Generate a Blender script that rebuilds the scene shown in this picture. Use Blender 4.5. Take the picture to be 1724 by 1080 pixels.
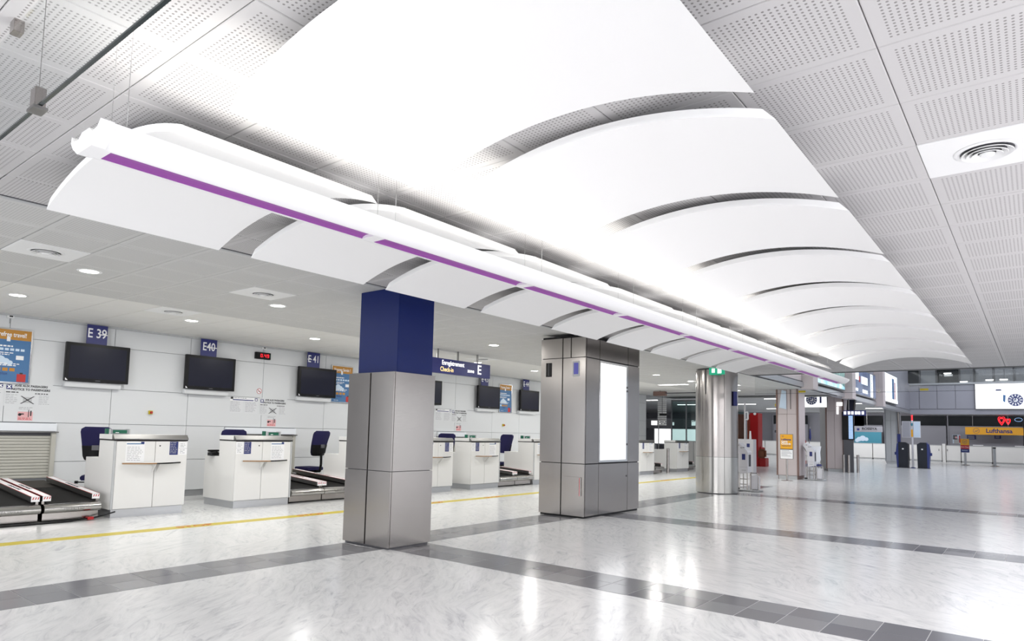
import bpy, bmesh, math, random
from mathutils import Matrix, Vector
random.seed(7)
for o in list(bpy.data.objects): bpy.data.objects.remove(o)
SC = bpy.context.scene; COL = SC.collection
PI = math.pi
# ---------------------------------------------------------------- camera
cam = bpy.data.cameras.new('camera'); co = bpy.data.objects.new('camera', cam); COL.objects.link(co)
R_ = Vector((0.776441, 0.629729, 0.024113)); U_ = Vector((0.032117, -0.077754, 0.996455)); F_ = Vector((-0.629372, 0.772914, 0.080597))
m = Matrix((R_, U_, -F_)).transposed().to_4x4(); m.translation = (0, 0, 1.45); co.matrix_world = m
cam.sensor_fit = 'HORIZONTAL'; cam.sensor_width = 36; cam.lens = 1123.378*36/1724
cam.shift_x = (862-830.30)/1724; cam.shift_y = (635.83-540)/1724
cam.clip_start = .05; cam.clip_end = 300
SC.camera = co
SC.view_settings.view_transform = 'Standard'; SC.view_settings.look = 'None'
SC.view_settings.gamma = 1; SC.view_settings.use_curve_mapping = False
SC.view_settings.exposure = 1.32
# ---------------------------------------------------------------- world, lamps + fill lights
w = bpy.data.worlds.new('world'); SC.world = w; w.use_nodes = True
bg = w.node_tree.nodes['Background']; bg.inputs[0].default_value = (.93, .96, 1, 1); bg.inputs[1].default_value = WORLD_S = 0.62
def area(name, loc, rot, sx, sy, power, col=(1, 1, 1), spread=None):
    l = bpy.data.lights.new(name, 'AREA'); l.shape = 'RECTANGLE'; l.size = sx; l.size_y = sy; l.energy = power; l.color = col
    if spread: l.spread = spread
    o = bpy.data.objects.new(name, l); COL.objects.link(o); o.location = loc; o.rotation_euler = rot; return o
# strip lamps on top of the hanging light bar, shining up at the canopies
area('bar_uplight', (-3.157, 8.2, 2.75), (PI, 0, 0), .14, 14.2, 36, (1, .98, .92))
# added fill lights beside and behind the camera (outside the frame)
area('hall_fill_right', (4.5, 7, 3.1), (0, 0, 0), 3, 12, 440, (1, .97, 1))
area('hall_fill_near', (-1.5, -4, 3.1), (math.radians(25), 0, 0), 9, 3, 440, (1, .98, 1))
# added area fills brightening the atrium, mezzanine and back desks, cool
area('atrium_fill', (-.5, 36, 7.8), (0, 0, 0), 7, 26, 480, (.86, .9, 1))
area('mezzanine_fill', (-14, 44, 3.6), (0, 0, 0), 10, 22, 170, (.95, .97, 1))
area('desk_hall_fill', (-4, 57, 3.4), (math.radians(35), 0, 0), 14, .5, 65, (.97, .97, 1))
area('desk_hall_fill_left', (-14, 56.5, 3.3), (math.radians(35), 0, 0), 12, .5, 60, (.97, .97, 1))
# ---------------------------------------------------------------- materials
def mat(name, col, rough=.5, metal=0, emit=None, es=0, spec=.5, bump=None, coat=0):
    M = bpy.data.materials.new(name); M.use_nodes = True; nt = M.node_tree; b = nt.nodes['Principled BSDF']
    b.inputs['Base Color'].default_value = (*col, 1); b.inputs['Roughness'].default_value = rough; b.inputs['Metallic'].default_value = metal
    b.inputs['Specular IOR Level'].default_value = spec; b.inputs['Coat Weight'].default_value = coat
    if emit: b.inputs['Emission Color'].default_value = (*emit, 1); b.inputs['Emission Strength'].default_value = es
    # fine surface variation
    n = nt.nodes.new('ShaderNodeTexNoise'); n.inputs['Scale'].default_value = bump[0] if bump else 40; n.inputs['Detail'].default_value = 3
    tc = nt.nodes.new('ShaderNodeTexCoord'); nt.links.new(tc.outputs['Object'], n.inputs['Vector'])
    bp = nt.nodes.new('ShaderNodeBump'); bp.inputs['Strength'].default_value = bump[1] if bump else .03; bp.inputs['Distance'].default_value = .002
    nt.links.new(n.outputs['Fac'], bp.inputs['Height']); nt.links.new(bp.outputs['Normal'], b.inputs['Normal'])
    return M
def nodes(M): return M.node_tree.nodes, M.node_tree.links, M.node_tree.nodes['Principled BSDF']
def steel(name, col, rough, stretch=(6, 6, 160)):
    M = mat(name, col, rough, 1, bump=(3, 0)); N, L, b = nodes(M)
    for l in list(b.inputs['Normal'].links): L.remove(l)
    tc = N.new('ShaderNodeTexCoord'); mp = N.new('ShaderNodeMapping'); mp.inputs['Scale'].default_value = stretch
    n = N.new('ShaderNodeTexNoise'); n.inputs['Scale'].default_value = 3; n.inputs['Detail'].default_value = 4
    L.new(tc.outputs['Object'], mp.inputs['Vector']); L.new(mp.outputs[0], n.inputs['Vector'])
    r = N.new('ShaderNodeMapRange'); r.inputs[3].default_value = rough-.04; r.inputs[4].default_value = rough+.05
    L.new(n.outputs['Fac'], r.inputs[0]); L.new(r.outputs[0], b.inputs['Roughness'])
    n2 = N.new('ShaderNodeTexNoise'); n2.inputs['Scale'].default_value = 3.5; n2.inputs['Detail'].default_value = 5; L.new(tc.outputs['Object'], n2.inputs['Vector'])
    cr = N.new('ShaderNodeMix'); cr.data_type = 'RGBA'; cr.inputs[6].default_value = (*[c*.93 for c in col], 1); cr.inputs[7].default_value = (*[min(1, c*1.04) for c in col], 1)
    L.new(n2.outputs['Fac'], cr.inputs[0]); L.new(cr.outputs[2], b.inputs['Base Color'])
    return M
STEEL = steel('brushed_steel', (.4, .375, .36), .2, (5, 5, 40))
STEEL2 = steel('polished_steel', (.46, .45, .43), .2, (160, 160, 4))
STEELD = steel('dark_steel', (.27, .265, .26), .35)
CHROME = mat('chrome', (.72, .72, .72), .16, 1, bump=(3, 0))
WHITE = mat('white_paint', (.82, .825, .83), .55)
WALLW = mat('white_wall_panel', (.68, .695, .71), .45)
CANOPY = mat('white_canopy_fleece', (.9, .9, .905), .8, spec=.2, bump=(300, .08))
BARW = mat('white_light_bar', (.9, .9, .91), .4)
LAMW = mat('white_laminate', (.77, .765, .75), .38)
GREYL = mat('light_grey', (.48, .49, .5), .5)
GREYM = mat('mid_grey', (.3, .31, .33), .5)
GREYP = mat('grey_wall_panel', (.33, .33, .37), .5)
GREYD = mat('dark_grey', (.09, .09, .1), .5)
BLACK = mat('black_plastic', (.006, .006, .007), .35, spec=.25)
RUBBER = mat('black_rubber', (.022, .021, .02), .75, bump=(90, .5))
RUBBER2 = mat('brown_black_rubber', (.05, .045, .04), .7)
SCREEN = mat('dark_screen', (.013, .014, .028), .3, spec=.2, bump=(3, 0))
BLUEP = mat('royal_blue_paint', (.001, .011, .105), .42, spec=.3)
BLUES = mat('blue_sign', (.012, .016, .14), .4)
NAVY = mat('navy_fabric', (.008, .006, .06), .85, bump=(400, .3))
NAVYP = mat('navy_print', (.02, .03, .16), .5)
GREEN = mat('green_plastic', (.0, .1, .055), .4)
GREENS = mat('green_exit', (.0, .2, .1), .4, emit=(.02, .5, .28), es=.25)
YELLOW = mat('yellow_tape', (.58, .46, .012), .35)
AMBER = mat('amber_sign', (.8, .38, .01), .45)
RED = mat('red_paint', (.4, .008, .01), .35)
REDP = mat('red_print', (.5, .03, .03), .5)
PINKP = mat('pink_print', (.75, .42, .43), .5)
PAPER = mat('paper', (.86, .86, .87), .6)
INK = mat('ink', (.03, .03, .035), .6)
INKG = mat('grey_ink', (.32, .32, .34), .6)
SKYP = mat('sky_blue_print', (.06, .17, .36), .4)
SKYL = mat('pale_cloud_print', (.6, .72, .85), .4)
ORANGEP = mat('orange_print', (.5, .23, .03), .4)
WOODE = mat('wood_edge', (.3, .17, .08), .5)
CORR = mat('ribbed_aluminium', (.55, .56, .58), .35, .8)
PINKC = mat('pinkish_column_panel', (.56, .49, .485), .5)
BROWNE = mat('brown_edge_trim', (.2, .12, .1), .5)
BROWNB = mat('brown_leather', (.18, .06, .025), .5)
KIOSKW = mat('kiosk_white', (.68, .67, .7), .35)
DARKGL = mat('dark_window_glass', (.006, .009, .012), .3, spec=.12)
SLATW = mat('shutter_slat', (.5, .49, .44), .45)
PURPLE = mat('purple_diffuser', (.2, .045, .24), .4, emit=(.32, .06, .38), es=.1)
LAMP = mat('lamp_glow', (1, 1, 1), .5, emit=(1, .98, .93), es=6)
LAMP2 = mat('ceiling_strip_glow', (1, 1, 1), .5, emit=(1, .99, .97), es=2.5)
LIGHTBOX = mat('lightbox_white', (1, 1, 1), .3, emit=(.97, .99, 1), es=.48)
SIGNTXT = mat('lit_sign_text', (1, 1, 1), .5, emit=(1, 1, 1), es=.4)
SIGNTXY = mat('lit_yellow_text', (1, .8, .4), .5, emit=(1, .7, .25), es=.3)
SIGNTXTY = mat('lit_warm_text', (1, .8, .4), .5, emit=(1, .7, .25), es=.3)
REDLED = mat('red_led', (.3, 0, 0), .5, emit=(1, .02, .04), es=.6)
NEON = mat('red_neon', (.3, 0, 0), .5, emit=(1, .02, .03), es=1)
BLUELIT = mat('blue_lit_list', (.3, .5, .8), .5, emit=(.35, .6, 1), es=.28)
TEAL = mat('teal_poster', (.05, .25, .34), .5)
def lit_noise(name, c1, c2, scale, es):
    M = mat(name, c1, .3); N, L, b = nodes(M)
    tc = N.new('ShaderNodeTexCoord'); n = N.new('ShaderNodeTexNoise'); n.inputs['Scale'].default_value = scale; n.inputs['Detail'].default_value = 6
    L.new(tc.outputs['Object'], n.inputs['Vector']); r = N.new('ShaderNodeValToRGB'); r.color_ramp.elements[0].color = (*c1, 1); r.color_ramp.elements[1].color = (*c2, 1)
    r.color_ramp.elements[0].position = .4; r.color_ramp.elements[1].position = .62
    L.new(n.outputs['Fac'], r.inputs[0]); L.new(r.outputs[0], b.inputs['Base Color']); L.new(r.outputs[0], b.inputs['Emission Color']); b.inputs['Emission Strength'].default_value = es
    return M
ADTREE = lit_noise('ad_treetops', (.05, .16, .15), (.3, .45, .42), 3, .22)
ADSEA = lit_noise('ad_shallow_sea', (.25, .6, .75), (.8, .93, 1), 1.1, .25)
ADNAVY = lit_noise('ad_navy', (.03, .05, .12), (.1, .14, .25), 1, .22)
ADPALE = lit_noise('ad_pale', (.75, .85, .95), (1, 1, 1), 1.5, .4)
def glass(name, tint, refl, rough=.02):
    M = bpy.data.materials.new(name); M.use_nodes = True; nt = M.node_tree; N = nt.nodes; L = nt.links
    N.remove(N['Principled BSDF']); out = N['Material Output']
    t = N.new('ShaderNodeBsdfTransparent'); t.inputs[0].default_value = (*tint, 1); g = N.new('ShaderNodeBsdfGlossy'); g.inputs['Roughness'].default_value = rough
    fr = N.new('ShaderNodeLayerWeight'); fr.inputs[0].default_value = .35
    mr = N.new('ShaderNodeMapRange'); mr.inputs[3].default_value = refl*.5; mr.inputs[4].default_value = min(1, refl*3)
    mx = N.new('ShaderNodeMixShader'); L.new(fr.outputs['Fresnel'], mr.inputs[0]); L.new(mr.outputs[0], mx.inputs[0]); L.new(t.outputs[0], mx.inputs[1]); L.new(g.outputs[0], mx.inputs[2]); L.new(mx.outputs[0], out.inputs[0])
    return M
GLASS = glass('clear_glass', (.96, .97, .97), .055)
GLASSG = glass('green_tinted_glass', (.62, .72, .71), .12)
GLASSE = mat('glass_edge', (.012, .022, .025), .15)
def perforated(name, col, pitch, hole):
    M = mat(name, col, .7, spec=.3); N, L, b = nodes(M)
    def math_(op, a, c=None):
        x = N.new('ShaderNodeMath'); x.operation = op
        for i, v in enumerate((a, c)):
            if v is None: continue
            if isinstance(v, (int, float)): x.inputs[i].default_value = v
            else: L.new(v, x.inputs[i])
        return x.outputs[0]
    tc = N.new('ShaderNodeTexCoord'); sp = N.new('ShaderNodeSeparateXYZ'); L.new(tc.outputs['Object'], sp.inputs[0])
    ds = []; ms = []
    for k, n in ((0, 25), (1, 25)):
        u = math_('FRACT', math_('ADD', math_('DIVIDE', sp.outputs[k], pitch[k]), .5))
        ms.append(math_('LESS_THAN', math_('ABSOLUTE', math_('SUBTRACT', u, .5)), .43))
        d = math_('ABSOLUTE', math_('SUBTRACT', math_('FRACT', math_('MULTIPLY', u, n)), .5))
        ds.append(math_('MULTIPLY', d, d))
    hole_ = math_('LESS_THAN', math_('SQRT', math_('ADD', ds[0], ds[1])), .23)
    fac = math_('MULTIPLY', math_('MULTIPLY', hole_, ms[0]), ms[1])
    mx = N.new('ShaderNodeMix'); mx.data_type = 'RGBA'; mx.inputs[6].default_value = (*col, 1); mx.inputs[7].default_value = (*hole, 1)
    L.new(fac, mx.inputs[0]); L.new(mx.outputs[2], b.inputs['Base Color']); return M
PU, PL = .654, .636
TILEU = perforated('perforated_tile', (.56, .55, .555), (PU, .636), (.26, .25, .25))
TILEL = perforated('perforated_tile_counter_hall', (.6, .6, .595), (PL, .636), (.4, .4, .395))
TILEW = mat('smooth_ceiling_tile', (.76, .755, .735), .7)
TILEGAP = mat('ceiling_void', (.1, .1, .1), .8)
def marble():
    M = mat('marble_floor', (.8, .8, .79), .17, spec=.5, bump=(3, 0)); N, L, b = nodes(M)
    tc = N.new('ShaderNodeTexCoord')
    # slabs: each turned its own way
    br = N.new('ShaderNodeTexVoronoi'); br.distance = 'CHEBYCHEV'; br.inputs['Scale'].default_value = 1.1; br.inputs['Randomness'].default_value = .25; L.new(tc.outputs['Object'], br.inputs['Vector'])
    vr = N.new('ShaderNodeVectorRotate'); vr.rotation_type = 'Z_AXIS'; L.new(tc.outputs['Object'], vr.inputs['Vector'])
    sx = N.new('ShaderNodeSeparateXYZ'); L.new(br.outputs['Color'], sx.inputs[0])
    mr = N.new('ShaderNodeMapRange'); mr.inputs[3].default_value = .2; mr.inputs[4].default_value = 1.35; L.new(sx.outputs[0], mr.inputs[0]); L.new(mr.outputs[0], vr.inputs['Angle'])
    mp = N.new('ShaderNodeMapping'); mp.inputs['Scale'].default_value = (1.5, 6.5, 1); L.new(vr.outputs[0], mp.inputs['Vector'])
    n = N.new('ShaderNodeTexNoise'); n.inputs['Scale'].default_value = 1.6; n.inputs['Detail'].default_value = 9; n.inputs['Roughness'].default_value = .68; n.inputs['Distortion'].default_value = 1.3
    L.new(mp.outputs[0], n.inputs['Vector'])
    r = N.new('ShaderNodeValToRGB'); e = r.color_ramp.elements; e[0].position = .25; e[0].color = (.42, .42, .45, 1); e[1].position = .5; e[1].color = (.76, .765, .76, 1)
    x = e.new(.4); x.color = (.67, .675, .68, 1); x = e.new(.75); x.color = (.86, .855, .85, 1)
    L.new(n.outputs['Fac'], r.inputs[0])
    n2 = N.new('ShaderNodeTexNoise'); n2.inputs['Scale'].default_value = 5; n2.inputs['Detail'].default_value = 10; n2.inputs['Roughness'].default_value = .75; n2.inputs['Distortion'].default_value = 2.5; L.new(mp.outputs[0], n2.inputs['Vector'])
    r2 = N.new('ShaderNodeValToRGB'); e = r2.color_ramp.elements; e[0].position = .3; e[0].color = (.55, .55, .6, 1); e[1].position = .39; e[1].color = (1, 1, 1, 1); L.new(n2.outputs['Fac'], r2.inputs[0])
    mu = N.new('ShaderNodeMix'); mu.data_type = 'RGBA'; mu.blend_type = 'MULTIPLY'; mu.inputs[0].default_value = .85; L.new(r.outputs[0], mu.inputs[6]); L.new(r2.outputs[0], mu.inputs[7])
    L.new(mu.outputs[2], b.inputs['Base Color'])
    return M
MARBLE = marble()
DTILE = mat('grey_stone_tile', (.2, .2, .212), .16, bump=(60, .05))
DTILE2 = mat('darker_grey_stone_tile', (.16, .16, .176), .14, bump=(60, .05))
DTILE3 = mat('lighter_grey_stone_tile', (.25, .25, .262), .18, bump=(60, .05))
GROUT = mat('grout', (.5, .5, .5), .5)
# ---------------------------------------------------------------- builders
class MB:
    def __init__(s): s.v = []; s.f = []; s.m = []
    def add(s, vs, fs, m=0):
        n = len(s.v); s.v += [tuple(v) for v in vs]; s.f += [tuple(i+n for i in f) for f in fs]; s.m += [m]*len(fs); return s
    def box(s, x0, x1, y0, y1, z0, z1, m=0):
        return s.add([(x0,y0,z0),(x1,y0,z0),(x1,y1,z0),(x0,y1,z0),(x0,y0,z1),(x1,y0,z1),(x1,y1,z1),(x0,y1,z1)],
                     [(0,3,2,1),(4,5,6,7),(0,1,5,4),(1,2,6,5),(2,3,7,6),(3,0,4,7)], m)
    def prism(s, pts, ax, a, b, m=0):
        n = len(pts); f = {'x': lambda p, t: (t, p[0], p[1]), 'y': lambda p, t: (p[0], t, p[1]), 'z': lambda p, t: (p[0], p[1], t)}[ax]
        vs = [f(p, a) for p in pts]+[f(p, b) for p in pts]
        return s.add(vs, [tuple(range(n)), tuple(range(2*n-1, n-1, -1))]+[(i, i+n, (i+1) % n+n, (i+1) % n) for i in range(n)], m)
    def cyl(s, p0, p1, r0, r1=None, n=14, m=0):
        r1 = r0 if r1 is None else r1; p0 = Vector(p0); p1 = Vector(p1); d = (p1-p0).normalized(); a = d.orthogonal().normalized(); b = d.cross(a)
        vs = [p0+(a*math.cos(2*PI*i/n)+b*math.sin(2*PI*i/n))*r0 for i in range(n)]+[p1+(a*math.cos(2*PI*i/n)+b*math.sin(2*PI*i/n))*r1 for i in range(n)]
        return s.add(vs, [tuple(range(n)), tuple(range(2*n-1, n-1, -1))]+[(i, i+n, (i+1) % n+n, (i+1) % n) for i in range(n)], m)
    def lathe(s, prof, c=(0, 0, 0), n=24, m=0):
        vs = []; k = len(prof)
        for i in range(n):
            t = 2*PI*i/n; vs += [(c[0]+r*math.cos(t), c[1]+r*math.sin(t), c[2]+z) for r, z in prof]
        fs = [(i*k+j, ((i+1) % n)*k+j, ((i+1) % n)*k+j+1, i*k+j+1) for i in range(n) for j in range(k-1)]
        return s.add(vs, fs, m)
    def tube(s, pts, r, n=8, m=0):
        for p, q in zip(pts, pts[1:]): s.cyl(p, q, r, n=n, m=m)
        return s
    def build(s, name, mats, parent=None, loc=(0, 0, 0), bevel=0, smooth=False, rotz=0):
        me = bpy.data.meshes.new(name); me.from_pydata(s.v, [], s.f)
        mats = mats if isinstance(mats, (list, tuple)) else [mats]
        for M in mats: me.materials.append(M)
        bm = bmesh.new(); bm.from_mesh(me); bmesh.ops.remove_doubles(bm, verts=bm.verts, dist=1e-6) if smooth else None
        bm.faces.ensure_lookup_table()
        if not smooth or len(bm.faces) == len(s.m):
            for i, f in enumerate(bm.faces):
                if i < len(s.m): f.material_index = s.m[i]
        bmesh.ops.recalc_face_normals(bm, faces=bm.faces)
        if bevel:
            es = [e for e in bm.edges if e.is_manifold and e.calc_face_angle(0) > .6]
            bmesh.ops.bevel(bm, geom=es, offset=bevel, segments=2, affect='EDGES', clamp_overlap=True)
        bm.to_mesh(me); bm.free()
        if smooth:
            for p in me.polygons: p.use_smooth = True
            try: me.set_sharp_from_angle(angle=math.radians(40))
            except Exception: pass
        return link(name, me, parent, loc, rotz)
def link(name, me, parent=None, loc=(0, 0, 0), rotz=0):
    o = bpy.data.objects.new(name, me); COL.objects.link(o); o.location = loc; o.rotation_euler.z = rotz
    if parent: o.parent = parent
    return o
def tag(o, label=None, cat=None, group=None, kind=None):
    if label: o['label'] = label
    if cat: o['category'] = cat
    if group: o['group'] = group
    if kind: o['kind'] = kind
    return o
def thing(name, label, cat, loc=(0, 0, 0), rotz=0, group=None):
    return tag(link(name, None, None, loc, rotz), label, cat, group)
def copy_tree(o, parent=None):
    c = o.copy(); COL.objects.link(c)
    if parent: c.parent = parent
    for ch in list(o.children): copy_tree(ch, c)
    return c
def clone(root, loc, label, rotz=None):
    c = copy_tree(root); c.location = loc; c['label'] = label
    if rotz is not None: c.rotation_euler.z = rotz
    return c
def struct(mb, name, mats, parent=None, **k):
    o = mb.build(name, mats, parent, **k)
    if not parent: o['kind'] = 'structure'
    return o
def B(*a): return MB().box(*a)
def txt(name, s, size, M, parent, pos, right=(0, 1, 0), up=(0, 0, 1), align='CENTER', ext=.0008, sx=1, bold=0):
    cu = bpy.data.curves.new('t', 'FONT'); cu.body = s; cu.size = size; cu.align_x = align; cu.align_y = 'CENTER'; cu.extrude = ext; cu.offset = bold; cu.resolution_u = 3
    o = bpy.data.objects.new('t', cu); COL.objects.link(o); dg = bpy.context.evaluated_depsgraph_get()
    me = bpy.data.meshes.new_from_object(o.evaluated_get(dg)); bpy.data.objects.remove(o); bpy.data.curves.remove(cu)
    r = Vector(right); u = Vector(up); n = r.cross(u); p = Vector(pos)
    for v in me.vertices: v.co = p+r*v.co.x*sx+u*v.co.y+n*v.co.z
    me.name = name; me.materials.clear(); me.materials.append(M)
    return link(name, me, parent)
def lines(mb, x, y0, y1, z0, z1, n, h=.35, m=0, seed=0):
    """rows of printed text, as flat strokes on the plane x"""
    rr = random.Random(seed+n)
    for i in range(n):
        zt = z1-(z1-z0)*(i+.2)/n; zb = zt-(z1-z0)/n*h; y = y0; ye = y0+(y1-y0)*rr.uniform(.7, 1)
        while y < ye-.01:
            l = min(rr.uniform(.02, .07), ye-y); mb.box(x, x+.0008, y, y+l, zb, zt, m); y += l+.012
    return mb
# ---------------------------------------------------------------- floor
floor = struct(MB().box(-32, 8, -6, 63, -.2, 0), 'floor', MARBLE)
struct(B(-6.835, -6.155, -1, 21.5, 0, .0006), 'grout_bed', GROUT, floor)
for ya in (5.575, 10.53, 17.05): struct(B(-6.155, 7, ya, ya+.68, 0, .0006), 'grout_bed', GROUT, floor)
tm = {}
def tile_mesh(sx, sy, M):
    k = (sx, sy, M.name)
    if k not in tm:
        mb = MB(); a, b = sx/2, sy/2; c = .0012
        mb.add([(-a,-b,0),(a,-b,0),(a,b,0),(-a,b,0),(-a+c,-b+c,.0018),(a-c,-b+c,.0018),(a-c,b-c,.0018),(-a+c,b-c,.0018)],
               [(0,3,2,1),(4,5,6,7),(0,1,5,4),(1,2,6,5),(2,3,7,6),(3,0,4,7)])
        o = mb.build('tile', M); tm[k] = o.data; bpy.data.objects.remove(o)
    return tm[k]
def pickd(): return random.choice((DTILE, DTILE, DTILE, DTILE2, DTILE3))
for j in range(66):
    y = .64+.3225*j-.96
    for i in range(2): link('tile', tile_mesh(.334, .3175, pickd()), floor, (-6.665+.34*i, y+.16+(0 if i else .0), .0006))
for ya in (5.575, 10.53, 17.05):
    for j in range(25):
        for i in range(2): link('tile', tile_mesh(.3175, .334, pickd()), floor, (-5.995+.3225*j, ya+.17+.34*i, .0006))
tape = thing('floor_tape', 'yellow waiting line taped along the floor in front of the check-in desks', 'floor line', (-9.37, 0, 0))
B(-.115, .115, -1, 27, 0, .0012).build('tape', YELLOW, tape)
for yy in (4.85, 6.83, 9.75, 11.6, 14.2, 17, 20.5): txt('red_lettering', 'STOP', .2, REDP, tape, (0, yy, .0014), (0, 1, 0), (-1, 0, 0), sx=1.1, bold=.001)
# ---------------------------------------------------------------- ceiling
Zc = 3.22
ceil = struct(B(-6.28, 8, -6, 19.7, Zc+.012, Zc+.3), 'ceiling', TILEGAP)
ceill = struct(B(-13.6, -6.28, -6, 30, Zc+.012, Zc+.3), 'ceiling', TILEGAP)
def ctile(M, sx=PU):
    k = ('c', sx, M.name)
    if k not in tm:
        mb = MB(); g = .004 if sx != PU else .0022; a, b = sx/2-g, .318-g; c = .004
        mb.add([(-a,-b,.012),(a,-b,.012),(a,b,.012),(-a,b,.012),(-a,-b,c),(a,-b,c),(a,b,c),(-a,b,c),(-a+c,-b+c,0),(a-c,-b+c,0),(a-c,b-c,0),(-a+c,b-c,0)],
               [(0,1,2,3),(8,11,10,9)]+[(i, (i+1) % 4, (i+1) % 4+4, i+4) for i in range(4)]+[(i+4, (i+1) % 4+4, (i+1) % 4+8, i+8) for i in range(4)])
        o = mb.build('ceiling_tile', M); tm[k] = o.data; bpy.data.objects.remove(o)
    return tm[k]
def lay(parent, cells, skip):
    cells = sorted((c for c in cells if not any(abs(c[0]-s[0]) < .2 and abs(c[1]-s[1]) < .2 for s in skip)), key=lambda c: c[0]**2+c[1]**2)
    for c in cells[:300]: link('ceiling_tile', ctile(c[2], c[3]), parent, (c[0], c[1], Zc))
    by = {}
    for c in cells[300:]: by.setdefault(c[2].name, []).append(c)
    for n, cs in by.items():
        mb = MB(); x0, y0 = cs[0][:2]
        for c in cs:
            a, b = c[3]/2-.0045, .3135; mb.box(c[0]-x0-a, c[0]-x0+a, c[1]-y0-b, c[1]-y0+b, 0, .012)
        o = mb.build('ceiling_tiles', cs[0][2], parent, (x0, y0, Zc)); o['kind'] = 'stuff'
Y0 = 2.04+.318-.636*4
VENTR = (-.177, Y0+.636*8)
cells = []
for j in range(31):
    y = Y0+.636*j
    if y > 19.4: break
    for i in range(-7, 9): cells.append((-.504+PU/2-PU*i, y, TILEU, PU))
    cells.append((-.504-PU*8-.272+.0, y, TILEU, .544))
lay(ceil, [c for c in cells if c[1] > .4 and c[0] < 4.5], [VENTR])
VENTS = [(-7.70-.318, 2.04+.318), (-7.70-.318, 2.04+.636*4+.318), (-7.70-.636*4-.318, 2.04+.636*4+.318), (-7.70-.636*4-.318, 2.04+.636*16+.318)]
cells = []
for j in range(46):
    y = Y0+.636*j
    if y > 29.6 or y < .2: continue
    for i in range(-1, 9):
        x = -7.70-PL/2-PL*i; cells.append((x, y, TILEW if x < -10.2 else TILEL, PL))
    cells.append((-6.702, y, TILEL, .716))
cells = [c for c in cells if c[0] > -13.2]
lay(ceill, cells, VENTS)
struct(B(-6.288, -6.28, .2, 30, Zc-.006, Zc+.02), 'trim_1', GREYD, None)
struct(B(-6.335, -6.289, .2, 30, Zc-.012, Zc+.02), 'trim_2', GREYL, None)
struct(B(-13.35, -13.28, -1, 30, Zc-.03, Zc+.0), 'trim_3', GREYL, None)
def diffuser(x, y, label):
    t = thing('air_diffuser', label, 'ceiling vent', (x, y, Zc-.004), group='round air diffusers in the ceiling')
    pw = PU/2-.002 if x > -5 else .316; B(-pw, pw, -.316, .316, 0, .014).build('plate', WHITE, t, bevel=.003)
    MB().lathe([(.135, -.002), (.14, -.006), (.155, -.008), (.17, -.002), (.165, 0)], n=32).build('rim', WHITE, t, smooth=True)
    MB().lathe([(.0, -.001), (.138, -.001)], n=32).build('dark_throat', GREYD, t)
    for k, (r, z) in enumerate(((.118, -.02), (.092, -.026), (.066, -.03))):
        MB().lathe([(r-.02, z+.018), (r+.012, z), (r+.014, z+.003), (r-.016, z+.021)], n=32).build('cone_ring', WHITE, t, smooth=True)
    MB().lathe([(0, -.034), (.035, -.032), (.04, -.02), (0, -.018)], n=24).build('centre_disc', WHITE, t, smooth=True)
diffuser(*VENTR, 'round air diffuser in the perforated ceiling right of the canopies')
diffuser(*VENTS[0], 'round air diffuser over the left desks, nearest the camera')
diffuser(*VENTS[1], 'round air diffuser between the two near downlights and the canopies')
diffuser(*VENTS[2], 'round air diffuser near the wall above desk E 40')
diffuser(*VENTS[3], 'round air diffuser above the blue check-in zone sign')
def downlight():
    t = thing('downlight', 'x', 'ceiling light', group='round recessed downlights over the check-in desks')
    MB().lathe([(.098, -.001), (.1, -.006), (.128, -.006), (.134, -.001)], n=28).build('rim', WHITE, t, smooth=True)
    MB().lathe([(0, -.003), (.098, -.003)], n=28).build('lamp_glass', LAMP, t)
    return t
def lampdisk(name, loc, r, power):
    l = bpy.data.lights.new(name, 'AREA'); l.shape = 'DISK'; l.size = r; l.energy = power; l.color = (1, .99, .95)
    o = bpy.data.objects.new(name, l); COL.objects.link(o); o.location = loc
dl0 = None
nm = ['first', 'second', 'third', 'fourth', 'fifth', 'sixth', 'seventh', 'eighth']
for r, (x, side) in enumerate(((-8.62, 'the row nearer the columns'), (-11.2, 'the row nearer the desk wall'))):
    for k in range(8):
        lab = 'round recessed downlight, %s from the near end of %s' % (nm[k], side)
        loc = (x, 2.99+2.53*k, Zc); lampdisk('downlight_lamp', (x, loc[1], Zc-.008), .26, 11)
        if dl0 is None: dl0 = downlight(); dl0.location = loc; dl0['label'] = lab
        else: clone(dl0, loc, lab)
# ---------------------------------------------------------------- left wall
XW = -13.35
OPEN = [(3.0, 4.28), (7.42, 9.15), (13.9, 15.1)]
wall = struct(B(XW-.45, XW-.02, -1, 27.2, 0, 3.5), 'wall_left', GREYM)
ys = [1.0, 2.2, 3.494, 5.151, 6.599, 8.275, 9.947, 11.5, 13.05, 14.643, 16.384, 17.816, 19.4, 21, 22.6, 24.2, 25.8, 27.15]
zs = [.12, .735, 1.412, 2.065, 2.84, 3.25]
for a, b in zip(zs, zs[1:]):
    cuts = list(ys)
    if b <= 1.42: cuts = sorted(cuts+[v for o in OPEN for v in o])
    for p, q in zip(cuts, cuts[1:]):
        if b <= 1.42 and any(o[0]-.01 <= p and q <= o[1]+.01 for o in OPEN) : continue
        if q-p < .02: continue
        B(XW-.02, XW, p+.004, q-.004, a+.004, b-.004).build('wall_panel', WALLW, wall, bevel=.002)
struct(B(XW-.02, XW+.012, -1, 27.2, 0, .115), 'baseboard_left', CORR)
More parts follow.
